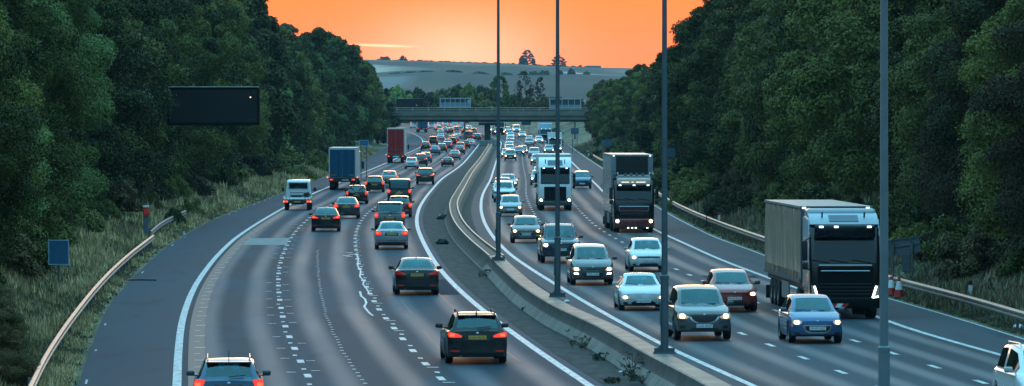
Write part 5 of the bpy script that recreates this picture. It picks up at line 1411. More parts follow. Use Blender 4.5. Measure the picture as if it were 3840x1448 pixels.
far_l = [  # px, py, style, colour, label, rear
    (1596, 563, 'hatch', 'black', 'black hatchback with red lights, leftmost in the slow queue past the red lorry', 'tall'),
    (1631, 580, 'saloon', 'lightblue', 'pale blue saloon right of the black hatchback past the red lorry', 'block'),
    (1657, 571, 'hatch', 'black', 'black hatchback between the pale blue saloon and the silver saloon', 'tall'),
    (1624, 544, 'suv', 'charcoal', 'dark off roader above the pale blue saloon in the slow queue', 'tall'),
    (1652, 526, 'saloon', 'white', 'white saloon alone in a gap of the middle lane', 'block'),
    (1677, 561, 'estate', 'charcoal', 'dark estate just right of the black hatchback in the middle queue', 'bar'),
    (1697, 544, 'estate', 'black', 'black estate ahead of the dark estate in the middle queue', 'tall'),
    (1679, 551, 'hatch', 'silver', 'silver hatchback hidden between two dark estates', 'tall'),
    (1724, 579, 'saloon', 'charcoal', 'charcoal saloon with red lights in front of the silver outer lane saloon', 'bar'),
    (1726, 565, 'hatch', 'black', 'black hatchback just beyond the charcoal saloon', 'tall'),
    (1746, 557, 'hatch', 'black', 'black hatchback with wide red lights next to the barrier side line', 'bar'),
    (1764, 550, 'saloon', 'white', 'white saloon with a red light strip by the bridge pier', 'bar'),
    (1757, 527, 'van', 'darkred', 'dark red van with large window left of the pier', 'tall'),
    (1714, 519, 'suv', 'white', 'white off roader with dark rear window in the middle of the far queue', 'tall'),
    (1705, 532, 'estate', 'silver', 'silver estate in front of the white off roader', 'tall'),
    (1695, 537, 'hatch', 'charcoal', 'dark hatchback left of the silver estate', 'tall'),
    (1652, 507, 'hatch', 'white', 'white hatchback beyond the white saloon', 'tall'),
    (1669, 499, 'hatch', 'silver', 'silver hatchback in the far middle lane below the bridge', 'tall'),
    (1690, 502, 'hatch', 'charcoal', 'dark far hatchback below the bridge, right of the silver one', 'bar'),
    (1711, 499, 'suv', 'black', 'black far off roader in front of the white campers', 'bar'),
    (1745, 502, 'hatch', 'black', 'black far hatchback right of the white campers', 'tall'),
    (1759, 492, 'hatch', 'white', 'white far hatchback under the bridge, right of the campers', 'tall'),
    (1781, 526, 'hatch', 'silver', 'silver car with red lights right of the dark red van', 'tall'),
    (1791, 527, 'hatch', 'charcoal', 'dark car with red lights at the inside edge by the pier', 'tall'),
    (1777, 504, 'hatch', 'silver', 'small silver car nearest the pier beyond the dark red van', 'tall'),
    (1670, 479, 'suv', 'white', 'white off roader right under the bridge in the middle', 'tall'),
    (1653, 477, 'van', 'white', 'white van under the bridge left of the white off roader', 'tall'),
    (1640, 488, 'saloon', 'silver', 'silver saloon under the bridge beside the white van', 'block'),
    (1646, 493, 'hatch', 'charcoal', 'dark hatchback with glowing orange lights under the bridge', 'block'),
    (1618, 484, 'van', 'white', 'white van under the bridge right of the dark blue lorry', 'tall'),
    (1552, 482, 'van', 'white', 'white van at the far left edge of the road under the bridge', 'tall'),
    (1705, 484, 'camper', 'white', 'left one of two white camper vans side by side under the bridge', 'tall'),
    (1733, 484, 'camper', 'white', 'right one of two white camper vans side by side under the bridge', 'tall'),
]
for px, py, st, co, lb, rr in far_l: put('L', px, py, st, co, lb, rear=rr)

# ---------------------------------------------------------------- right carriageway, driving towards us
put('R', 3945, 1565, 'mpv', 'white', 'white people carrier cut by the bottom right corner', front='E', headm='xenon', rails=True)
put('R', 3055, 1286, 'supermini', 'blue', 'blue small hatchback with warm headlights in front of the big black lorry', front='A', txt='OY59 UEZ', headm='head')
put('R', 2632, 1275, 'suv', 'grey', 'grey crossover with a scooped dark grille beside the thick based lamp post', front='B', txt='LL63 BNF')
put('R', 2748, 1168, 'hatch', 'red', 'red hatchback with a chrome bar grille behind the grey crossover', front='E', txt='FV16 BCZ')
put('R', 2408, 1163, 'coupe', 'white', 'low white sports coupe left of the lamp post with the thick base', front='D', txt='PL62 MVW', headm='xenon')
put('R', 2429, 1018, 'hatch', 'white', 'white hatchback with white lights behind the white coupe', front='E', txt='DM65 WLJ', headm='xenon')
put('R', 2219, 1068, 'mpv', 'grey', 'dark grey people carrier with lower daytime lights beside the middle lamp post', front='C', txt='YJ58 CHX', fogs=True)
put('R', 2101, 986, 'pickup', 'navy', 'dark blue pickup with roof bars, partly behind the middle lamp post', front='E', headm='xenon', txt='CN17 HTG', rails=True)
put('R', 1973, 911, 'supermini', 'bronze', 'silver bronze small hatchback with two bright headlights left of the blue pickup', front='A', txt='RF07 ADE')
put('R', 1914, 812, 'supermini', 'silver', 'silver small hatchback with bright headlights, right of the farthest lamp post', front='E')
put('R', 2183, 707, 'mpv', 'steel', 'blue grey people carrier with no lights right of the white lorry', front='C', lit=False)
put('R', 2026, 678, 'hatch', 'white', 'white hatchback half hidden left of the white lorry', front='E')
put('R', 2020, 694, 'supermini', 'silver', 'silver small car at the left flank of the white lorry cab', front='E')
put('R', 2050, 749, 'hatch', 'black', 'dark car almost wholly hidden behind the white lorry', front='E')
put('R', 1905, 711, 'saloon', 'silver', 'silver saloon with lit headlight right of the farthest lamp post in the queue', front='E')
put('R', 1884, 729, 'hatch', 'charcoal', 'charcoal hatchback with pale roof behind the farthest lamp post', front='E')
put('R', 1883, 744, 'hatch', 'white', 'white hatchback between the charcoal hatchback and the white off roader', front='E', lit=False)
put('R', 1892, 758, 'suv', 'white', 'white off roader behind the farthest lamp post, nearest in its queue', front='B', headm='xenon', lit=False)
far_r = [
    (1914, 604, 'suv', 'charcoal', 'dark off roader leading the far outer lane queue', 'E', True),
    (1900, 593, 'hatch', 'white', 'white hatchback just behind the dark off roader, beside the farthest lamp post', 'E', True),
    (1947, 585, 'hatch', 'navy', 'dark small car with a white plate right of the dark leading off roader', 'A', True),
    (1959, 579, 'estate', 'charcoal', 'dark estate with bright headlight right of the dark small car', 'E', True),
    (2003, 594, 'suv', 'silver', 'silver off roader behind the white lorry in the middle lane', 'C', False),
    (2013, 618, 'hatch', 'silver', 'silver hatchback with lit headlight touching the white lorry roof', 'E', True),
    (2058, 577, 'hatch', 'silver', 'silver hatchback with bright headlights in front of the white box lorry', 'E', True),
    (2021, 539, 'hatch', 'white', 'white hatchback with headlights in front of the tall far lorry', 'E', True),
    (1985, 551, 'suv', 'silver', 'silver off roader in the far middle lane', 'E', False),
    (1986, 537, 'hatch', 'lightblue', 'pale blue hatchback just behind the far silver off roader', 'E', False),
    (1959, 517, 'hatch', 'white', 'white hatchback with dark grille in the far middle lane', 'A', True),
    (1937, 499, 'van', 'white', 'white van alone in the far middle lane under the bridge', 'E', True),
    (1904, 498, 'hatch', 'silver', 'farthest silver hatchback in the outer queue right of the pole', 'E', True),
    (1912, 511, 'hatch', 'charcoal', 'charcoal hatchback in the far outer queue, second from the bridge', 'E', True),
    (1915, 522, 'hatch', 'white', 'white hatchback in the far outer queue below the charcoal one', 'E', False),
    (1914, 535, 'saloon', 'silver', 'silver saloon in the middle of the far outer queue', 'C', False),
    (1912, 549, 'hatch', 'lightblue', 'pale blue hatchback in the far outer queue', 'E', False),
    (1910, 563, 'hatch', 'white', 'white hatchback two places behind the dark leading off roader', 'E', True),
    (1911, 575, 'hatch', 'silver', 'silver hatchback one place behind the dark leading off roader', 'E', False),
    (1853, 499, 'van', 'white', 'white van right of the bridge pier', 'E', True),
]
for px, py, st, co, lb, fr, lt in far_r: put('R', px, py, st, co, lb, front=fr, lit=lt)

# bicycles on the black hatchback
def bicycle(parent_car, dy, dz, tilt, label):
    c = parent_car; r = empty('bicycle', c.location + Vector((0, 0, 0))); r.rotation_euler = c.rotation_euler
    tag(r, label, 'bicycle', 'bicycles on the black hatchback')
    Rm = Matrix.Rotation(c.rotation_euler.z, 3, 'Z'); r.location = c.location + Rm @ Vector((0, -2.22 - dy, dz))
    for sx in (-1, 1):
        m_ = MB(); rr = .33; m_.tube([(sx * .52 + rr * math.cos(a), 0, .34 + rr * math.sin(a)) for a in np.linspace(0, 2 * math.pi, 25)], .022, 6, cap=False)
        for k in range(6): a = k * math.pi / 6; m_.tube([(sx * .52 + rr * math.cos(a), 0, .34 + rr * math.sin(a)), (sx * .52 - rr * math.cos(a), 0, .34 - rr * math.sin(a))], .004, 4)
        m_.build('wheel', M['tyre'], r)
    m_ = MB(); A_, B_, C_, H_ = (-.52, 0, .34), (-.08, 0, .32), (-.22, 0, .84), (.34, 0, .86)
    for a, b_ in ((A_, B_), (A_, C_), (B_, C_), (C_, H_), (B_, H_), (H_, (.52, 0, .34)), (H_, (.31, 0, .98)), (C_, (-.25, 0, .95))): m_.tube([a, b_], .022, 6)
    m_.build('frame', paint('silver') if tilt else paint('white'), r)
    m_ = MB(); m_.tube([(.31, -.25, 1.0), (.31, .25, 1.0)], .014, 6); m_.build('handlebar', M['black'], r)
    m_ = MB(); m_.rbox((-.26, 0, .96), (.24, .12, .06), .02); m_.build('saddle', M['black'], r)
bicycle(bike_car, 0, .62, 0, 'pale bicycle hung on the tail of the black hatchback, inner of two')
bicycle(bike_car, .2, .58, 1, 'grey bicycle hung on the tail of the black hatchback, outer of two')

# ================================================================== lorries
def wheel_pair(parent, y, r0, w, half, name='wheel', dual=False):
    for sx in (-1, 1):
        m_ = MB(); wd = w
        m_.lathe_x([(-wd / 2, r0 * .55), (-wd / 2, r0 * .93), (-wd / 2 + .04, r0), (wd / 2 - .04, r0), (wd / 2, r0 * .93), (wd / 2, r0 * .55)], n=26)
        o = m_.build(name, M['tyre'], parent, loc=(sx * (half - wd / 2), y, r0), rot=(0, 0, 0 if sx > 0 else math.pi), angle=40)
        m_ = MB(); m_.lathe_x([(wd / 2 - .01, r0 * .57), (wd / 2 - .05, r0 * .50), (wd / 2 - .10, r0 * .40), (wd / 2 - .02, r0 * .26), (wd / 2 - .01, .001)], n=20); m_.build('rim', M['rim'], o, angle=40)
def slab(m_, p0, p1, x0, x1, off, th=.03):
    """thin plate along a side-profile segment p0-p1 (y, z), from x0 to x1, standing off the face"""
    d = Vector((0, p1[0] - p0[0], p1[1] - p0[1])).normalized(); n = Vector((0, d.z, -d.y))
    if n.y < 0: n = -n
    a = Vector((0, *p0)) + n * (off - th); b_ = Vector((0, *p1)) + n * (off - th)
    vs = []
    for base in (a, b_):
        for t_ in (0, th):
            for x in (x0, x1): vs.append(base + n * t_ + Vector((x, 0, 0)))
    m_.add(vs, [(0, 1, 3, 2), (4, 6, 7, 5), (0, 4, 5, 1), (2, 3, 7, 6), (0, 2, 6, 4), (1, 5, 7, 3)])
def tractor(r, cabcol, visor_m, grille_m, style, W=2.5, roof=3.55, ws=(1.72, 2.62), txt='', vh=.30):
    """cab with its front at y=1.38, front axle at y=0; all parts under r"""
    hw = W / 2; pt = cabcol
    z0, z1 = ws
    prof = [(1.30, .42), (1.38, .75), (1.38, z0 - .45), (1.33, z0 - .05), (1.08, z1 + .10), (.98, z1 + .38), (.70, roof - .10), (.40, roof), (-.85, roof), (-.85, .95), (-.55, .95), (-.55, .62), (.60, .62), (.60, .42)]
    bm = bmesh.new()
    vv = [[bm.verts.new((x, y, z)) for y, z in prof] for x in (-hw, hw)]
    n = len(prof)
    for i in range(n): bm.faces.new((vv[0][i], vv[0][(i + 1) % n], vv[1][(i + 1) % n], vv[1][i]))
    bm.faces.new(vv[0][::-1]); bm.faces.new(vv[1])
    bmesh.ops.recalc_face_normals(bm, faces=list(bm.faces))
    sel = [e for e in bm.edges if abs(e.verts[0].co.x - e.verts[1].co.x) < .01 and min(e.verts[0].co.y, e.verts[1].co.y) > .3 and max(e.verts[0].co.z, e.verts[1].co.z) > .5 or (abs(e.verts[0].co.x - e.verts[1].co.x) < .01 and min(e.verts[0].co.z, e.verts[1].co.z) > 3)]
    bmesh.ops.bevel(bm, geom=sel, offset=.13, segments=4, profile=.5, affect='EDGES')
    me = bpy.data.meshes.new('cab'); bm.to_mesh(me); bm.free(); me.materials.append(pt)
    me.polygons.foreach_set('use_smooth', np.ones(len(me.polygons), dtype=bool)); me.set_sharp_from_angle(angle=R(30))
    obj('cab', me, r)
    m_ = MB(); slab(m_, (1.335, z0 - .02), (1.09, z1 + .06), -hw + .17, hw - .17, .012); m_.build('windscreen', M['dark_glass'], r)
    m_ = MB(); m_.rbox((0, 1.22, z1 + .02 + vh / 2), (W * .86, .30, vh), .08, 3); o = m_.build('sun_visor', visor_m, r, angle=40)
    for x in (-.85, .32 if style == 'fh' else 0, .85):
        q_ = MB(); q_.rbox((x, 1.38, z1 + vh - .04), (.16, .04, .07), .015); q_.build('marker_lamp', M['marker'], o)
    for sx in (-1, 1):
        m_ = MB(); x = sx * (hw + .006); m_.add([(x, 1.16, z0 + .05), (x, .95, z1 - .02), (x, .25, z1 - .02), (x, .22, z0 - .10)], [(0, 1, 2, 3)]); m_.build('side_window', M['dark_glass'], r)
        m_ = MB(); m_.rbox((sx * (hw + .17), 1.18, z0 + .42), (.20, .16, .72), .05, 3); m_.rbox((sx * (hw + .16), 1.2, z0 - .12), (.19, .15, .26), .05, 3)
        m_.tube([(sx * (hw - .05), 1.1, z1 + .05), (sx * (hw + .16), 1.17, z0 + .78)], .025, 6); m_.tube([(sx * (hw - .05), 1.15, z0 - .28), (sx * (hw + .16), 1.18, z0 - .18)], .03, 6)
        m_.build('door_mirror', M['black'], r, angle=40)
    # wipers along the foot of the screen
    m_ = MB()
    for a in (-.9, -.1, .55): m_.tube([(a, 1.37, z0), (a + .65, 1.355, z0 + .10)], .014, 5)
    m_.build('wiper', M['black'], r)
    m_ = MB(); m_.rbox((0, .35, .62), (W * .9, 2.0, .5), .05); m_.build('chassis', M['black'], r)
    wheel_pair(r, 0, .50, .36, hw - .02)
    plate(r, 1.44, .52, 1, txt, M['platew'], .52, .112, 0, .0 if style != 'fh' else -.35)
    if style == 'fh':
        m_ = MB(); slab(m_, (1.39, .80), (1.385, z0 - .16), -.98, .98, .016); m_.build('grille', grille_m, r)
        m_ = MB()
        for z_ in (.88, 1.0, 1.12, 1.24): m_.rbox((0, 1.41, z_), (1.85, .03, .05), .012)
        m_.build('grille_slats', mat('grille_slat', (.010, .012, .014), .35, .1, .2, 10, spec=.3), r)
        m_ = MB(); m_.rbox((0, 1.42, z0 - .30), (1.75, .03, .055), .015); m_.rbox((0, 1.40, z0 - .10), (1.9, .04, .05), .015); m_.build('grille_trim', M['chrome'], r)
        m_ = MB(); m_.rbox((0, 1.36, .58), (W - .04, .22, .40), .07, 3); m_.build('bumper', grille_m, r, angle=40)
        for sx in (-1, 1):
            m_ = MB(); p_ = [(.93, .70), (1.20, .78), (1.20, 1.22), (1.05, 1.10)]
            m_.add([(sx * x, 1.405, z) for x, z in p_] + [(sx * x, 1.30, z) for x, z in p_], [(0, 1, 2, 3), (4, 5, 6, 7), (0, 1, 5, 4), (1, 2, 6, 5), (2, 3, 7, 6), (3, 0, 4, 7)]); h_ = m_.build('headlight', M['lampglass'], r)
            m_ = MB(); m_.tube([(sx * 1.10, 1.425, 1.17), (sx * .965, 1.425, .76)], .034, 6); m_.tube([(sx * .965, 1.425, .75), (sx * 1.17, 1.425, .80)], .030, 6); m_.build('daylight_strip', M['xenon'], h_)
        m_ = MB()
        for k in range(6):
            x0 = -.02 + k * .2; m_.cur = k % 2; m_.add([(x0, 1.478, .42), (x0 + .2, 1.478, .42), (x0 + .2 - .10, 1.478, .56), (x0 - .10, 1.478, .56)], [(0, 1, 2, 3)])
        m_.cur = 0; m_.build('warning_stripe', [M['redp'], M['white']], r)
    else:
        lo = .72
        m_ = MB(); slab(m_, (1.39, lo + .02), (1.385, z0 - .22), -.82, .82, .014) if style == 'vo' else slab(m_, (1.39, lo + .38), (1.385, lo + .66), -.86, .86, .03); m_.build('grille', grille_m, r)
        m_ = MB()
        for k in range(6): m_.rbox((0, 1.41, lo + .09 + k * (.12 if style == 'vo' else .10)), (1.56, .03, .025), .008)
        m_.build('grille_slats', mat('grille_slat', (.010, .012, .014), .35, .1, .2, 10, spec=.3), r)
        bumper_m = mat('bumper_grey', (.05, .058, .065), .5, .1, .1, 5) if style == 'vo' else paint('darkred')
        m_ = MB(); m_.rbox((0, 1.36, .55), (W - .03, .24, .36 if style == 'vo' else .62), .08, 3); m_.build('bumper', bumper_m, r, angle=40)
        for sx in (-1, 1):
            m_ = MB(); m_.rbox((sx * (hw - .23), 1.40 if style == 'vo' else 1.45, lo + .06 if style == 'vo' else lo - .02), (.34, .10, .26 if style == 'vo' else .22), .05, 3); h_ = m_.build('headlight', M['lampglass'], r, angle=40)
            m_ = MB(); yl = 1.44 if style == 'vo' else 1.49; zl = lo + .06 if style == 'vo' else lo - .02; m_.tube([(sx * (hw - .21), yl, zl), (sx * (hw - .21), yl + .022, zl)], .095, 14); m_.build('headlamp_bulb', M['head'], h_)
        if style == 'da':
            m_ = MB(); m_.rbox((0, 1.41, z0 - .52), (1.85, .05, .32), .02); o = m_.build('badge_panel', M['chrome'], r)
            m_ = MB(); m_.rbox((0, 1.44, z0 - .52), (1.72, .03, .22), .01); m_.build('badge_centre', mat('deep_red_grille', (.07, .012, .012), .4, 0, .3, 20), o)
            m_ = MB()
            for x in (-.8, -.1, .12, .36): m_.rbox((x, 1.46, .30), (.11, .04, .07), .015)
            m_.build('low_marker_lamp', mat('greenish_lamp', (.6, .7, .6), .3, emit=(.80, 1.0, .82), estr=5.0), r)
def trailer(r, y0, ln, z0, z1, W, body_m, side_m, kind):
    """box from y0 back to y0-ln"""
    t = empty('trailer', (0, y0, 0)); t.parent = r
    hw = W / 2
    m_ = MB(); m_.box((0, -ln / 2, z1 - .05), (W, ln, .10)); m_.rbox((0, -.02, z1 - .05), (W + .02, .10, .12), .03); m_.build('trailer_roof', body_m, t)
    m_ = MB(); m_.box((0, -.05, (z0 + z1) / 2 - .05), (W - .02, .10, z1 - z0 - .1)); m_.build('front_wall', body_m, t)
    if kind == 'curtain':
        for sx in (-1, 1):
            vs = []; fs = []; ny, nz = 220, 8
            for i in range(ny + 1):
                y = -.06 - (ln - .12) * i / ny
                for j in range(nz + 1):
                    z = z0 + .02 + (z1 - z0 - .14) * j / nz; f = math.sin(math.pi * j / nz) ** .5
                    o = (.045 * math.sin(y * 3.1 + .6 * math.sin(y * 1.3)) + .022 * math.sin(y * 9.7 + z * .6)) * f
                    vs.append((sx * (hw - .02 + o), y, z))
            for i in range(ny):
                for j in range(nz): a = i * (nz + 1) + j; fs.append((a, a + 1, a + nz + 2, a + nz + 1))
            m_ = MB(); m_.add(vs, fs); m_.build('side_curtain', side_m, t, smooth=True)
            m_ = MB()
            for k in range(26): m_.box((sx * (hw + .02), -.3 - k * (ln - .6) / 25, z0 + .16), (.02, .05, .36))
            m_.build('curtain_straps', mat('curtain_strap', (.05, .045, .04), .7), t)
            m_ = MB(); m_.box((sx * (hw + .015), -ln / 2, z0 + .02), (.05, ln, .14)); m_.build('side_rave', mat('side_rave_grey', (.10, .10, .10), .6), t)
    else:
        for sx in (-1, 1):
            m_ = MB(); m_.box((sx * (hw - .03), -ln / 2, (z0 + z1) / 2 - .05), (.06, ln - .2, z1 - z0 - .1)); m_.build('side_wall', side_m, t)
    m_ = MB(); m_.box((0, -ln / 2, z0 - .14), (W * .92, ln - .2, .26)); m_.build('chassis', M['black'], t)
    for k in range(3): wheel_pair(t, -ln + 2.0 + k * 1.32, .50, .38, hw - .04)
    for sx in (-1, 1):
        m_ = MB(); m_.rbox((sx * (hw - .10), -ln * .47, .72), (.06, 2.6, .62), .02); m_.build('side_guard', mat('side_guard_grey', (.28, .28, .27), .5, .3, .1, 3), t)
        m_ = MB(); m_.box((sx * (hw - .2), -ln + .35, .42), (.4, .05, .5)); m_.build('mud_flap', M['black'], t)
    wheel_pair(r, -3.1, .50, .5, hw - .03)
    return t
def place(name, label, px, py, carr, dy, cat='lorry', group=None):
    D = depth(py); a = lane_ang(carr, D); x = (px - CX) * D / F
    x += math.sin(a) * dy; D2 = D + dy
    r = empty(name, (x, D2, float(zr(D2)) + .004), -a if carr == 'L' else math.pi - a); tag(r, label, cat, group or 'lorries'); return r
whitep = paint('white')
# --- big black lorry with grey curtain trailer
r = place('articulated_lorry', 'big black fronted lorry with rippled grey curtain trailer and pale roof deflector', 2115 * S_, 1192, 'R', 0)
jetm = paint('jet')
tractor(r, jetm, mat('visor_smoke', (.006, .009, .012), .15, 0, .2, 4, spec=.3), mat('grille_jet', (.004, .005, .006), .45, 0, .3, 30, spec=.12), 'fh', 2.5, 3.50, (2.0, 2.84), 'KX65 FYT', .46)
pale = mat('deflector_paint', (.34, .42, .47), .35, .1, .06, 2, coat=.6)
m = MB(); m.prism([(1.02, 3.34), (.96, 3.42), (.50, 3.66), (-.2, 3.80), (-.85, 3.83), (-.85, 2.9)], -1.22, 1.22); o = m.build('roof_deflector', pale, r, angle=30)
m = MB(); slab(m, (.95, 3.43), (.52, 3.645), -.52, .52, .018, .03); m.build('roof_hatch', mat('hatch_blue', (.07, .12, .15), .3, 0, .1, 3), o)
m = MB(); m.rbox((0, -.30, 3.74), (2.46, .9, .28), .12, 3); m.build('deflector_lip', pale, o, angle=40)
for sx in (-1, 1):
    m = MB(); m.prism([(1.14, 1.9), (1.0, 3.0), (.7, 3.5), (-.85, 3.6), (-.85, 2.2), (.1, 2.2)], sx * 1.22 if sx > 0 else -1.262, 1.262 if sx > 0 else -1.22); m.build('cab_side_trim', pale, r)
    m = MB(); m.rbox((sx * 1.19, -1.25, 2.3), (.05, .75, 2.5), .02); m.build('side_fairing', pale, r)
    m = MB(); m.tube([(sx * .75, .62, 3.55), (sx * .75, .72, 3.76)], .03, 6); m.build('roof_horn', M['black'], r)
tr = trailer(r, -1.75, 13.6, 1.22, 3.93, 2.55, mat('trailer_frame', (.10, .105, .11), .5, .3, .1, 3), mat('sunset_tinted_curtain', (.40, .28, .20), .24, 0, .14, 1.2, detail=8, spec=.8), 'curtain')  # grey curtain, its colour tinted warm to stand for the sunset's reflection
for sx in (-1.15, 1.15):
    m = MB(); m.rbox((sx, .03, 3.87), (.14, .05, .07), .015); m.build('marker_lamp', M['marker'], tr)
m = MB(); m.box((0, -6.8, 3.895), (2.62, 13.6, .08)); m.build('roof_edge', mat('roof_edge_pale', (.30, .27, .25), .4, .2, .1, 3), tr)
# --- white lorry
r = place('articulated_lorry', 'white lorry with dark visor and black grille, behind the middle lamp post', 2081, 789, 'R', 0)
tractor(r, whitep, mat('visor_smoke', (.012, .016, .020), .15), mat('grille_jet', (.005, .006, .007), .35), 'vo', 2.5, 3.42, (2.0, 2.80), 'WX61 LKC', .40)
m = MB(); m.prism([(1.02, 3.18), (.93, 3.34), (.35, 3.74), (-.3, 3.93), (-.85, 3.96), (-.85, 2.95)], -1.2, 1.2); o = m.build('roof_deflector', whitep, r, angle=30)
m = MB(); slab(m, (.92, 3.35), (.37, 3.73), -.55, .55, .018, .03); m.build('roof_hatch', mat('hatch_blue', (.07, .12, .15), .3), o)
for sx in (-1, 1):
    m = MB(); m.tube([(sx * .72, .7, 3.5), (sx * .72, .8, 3.8)], .035, 6); m.build('roof_horn', M['black'], o)
trailer(r, -1.7, 12.5, 1.2, 4.15, 2.55, mat('trailer_white', (.62, .62, .61), .5, 0, .08, 2), mat('trailer_white', (.62, .62, .61), .5), 'box')
# --- black lorry with tall grey trailer
r = place('articulated_lorry', 'black and dark red lorry with a tall silver trailer and lit roof sign', 2374, 871, 'R', 0)
tractor(r, jetm, mat('visor_smoke', (.012, .016, .020), .15), mat('deep_red_grille', (.07, .012, .012), .4), 'da', 2.45, 3.42, (1.98, 2.62), 'SV09 KDR')
m = MB(); m.rbox((0, 1.02, 3.12), (2.05, .22, .40), .10, 3, Matrix.Rotation(R(-25), 3, 'X')); o = m.build('roof_sign', mat('sign_box_pale', (.34, .36, .36), .35, 0, .1, 3, emit=(.75, .85, .80), estr=.12), r, angle=40)
m = MB()
for x, w in ((-.42, .58), (.08, .14), (.52, .48)): m.rbox((x, 1.145, 3.06), (w, .03, .05), .012)
m.build('sign_strip', mat('strip_lamp', (.8, .8, .7), .3, emit=(1.0, .93, .70), estr=1.0), o)
m = MB(); m.tube([(-1.0, .72, 3.46), (1.0, .72, 3.46)], .035, 8)
for x in (-.55, -.2, .15, .5): m.tube([(x, .78, 3.53), (x, .70, 3.53)], .10, 12)
m.build('light_bar', mat('light_bar_steel', (.30, .32, .33), .25, .8), r, angle=40)
for sx in (-1, 1):
    m = MB(); m.prism([(.8, 3.3), (.75, 3.55), (-.85, 3.75), (-.85, 2.4), (.4, 2.4)], sx * 1.06 if sx > 0 else -1.22, 1.22 if sx > 0 else -1.06); m.build('roof_fairing', jetm, r)
    m = MB(); m.tube([(sx * .98, .85, 3.42), (sx * .98, .95, 3.62)], .05, 8); m.build('roof_horn', M['chrome'], r)
silver_t = mat('reefer_panel', (.50, .51, .52), .22, .55, .06, 1.0)
tr = trailer(r, -1.6, 13.4, 1.15, 4.72, 2.58, mat('reefer_edge', (.30, .33, .36), .35, .5, .1, 2), silver_t, 'box')
m = MB(); m.rbox((0, .06, 4.02), (1.95, .16, 1.25), .05); m.build('cooling_unit', mat('cooler_black', (.008, .009, .010), .5, 0, .3, 6), tr)
for sx in (-1.12, 1.12):
    m = MB(); m.rbox((sx, .03, 4.64), (.10, .05, .07), .015); m.build('marker_lamp', M['marker'], tr)
# --- far lorries on the right carriageway
r = place('box_lorry', 'white box lorry with dark windscreen just above the white lorry', 2081, 574, 'R', 0)
tractor(r, whitep, mat('visor_smoke', (.012, .016, .020), .15), mat('grille_jet', (.005, .006, .007), .35), 'vo', 2.3, 2.65, (1.5, 2.25))
trailer(r, -1.1, 6.5, 1.0, 3.5, 2.45, mat('trailer_white', (.62, .62, .61), .5), mat('trailer_white', (.62, .62, .61), .5), 'box')
r = place('articulated_lorry', 'tall pale blue and white far lorry with a painted side, right of the far queue', 2046, 534, 'R', 0)
pbl = mat('cab_pale_blue', (.16, .34, .44), .35, 0, .1, 2, coat=.5)
tractor(r, pbl, pbl, mat('grille_jet', (.005, .006, .007), .35), 'vo', 2.5, 3.9, (1.75, 2.5))
trailer(r, -1.7, 13.4, 1.15, 4.15, 2.55, mat('trailer_white', (.62, .62, .61), .5), mat('painted_side', (.40, .36, .35), .4, 0, .75, .25), 'box')
r = place('articulated_lorry', 'farthest white lorry with dark blue windscreen, behind the farthest lamp post under the bridge', 1873, 506, 'R', 0)
tractor(r, whitep, whitep, mat('grille_jet', (.005, .006, .007), .35), 'vo', 2.5, 3.7, (1.9, 2.9))
trailer(r, -1.7, 13.0, 1.15, 4.0, 2.5, mat('trailer_white', (.62, .62, .61), .5), mat('trailer_white', (.62, .62, .61), .5), 'box')

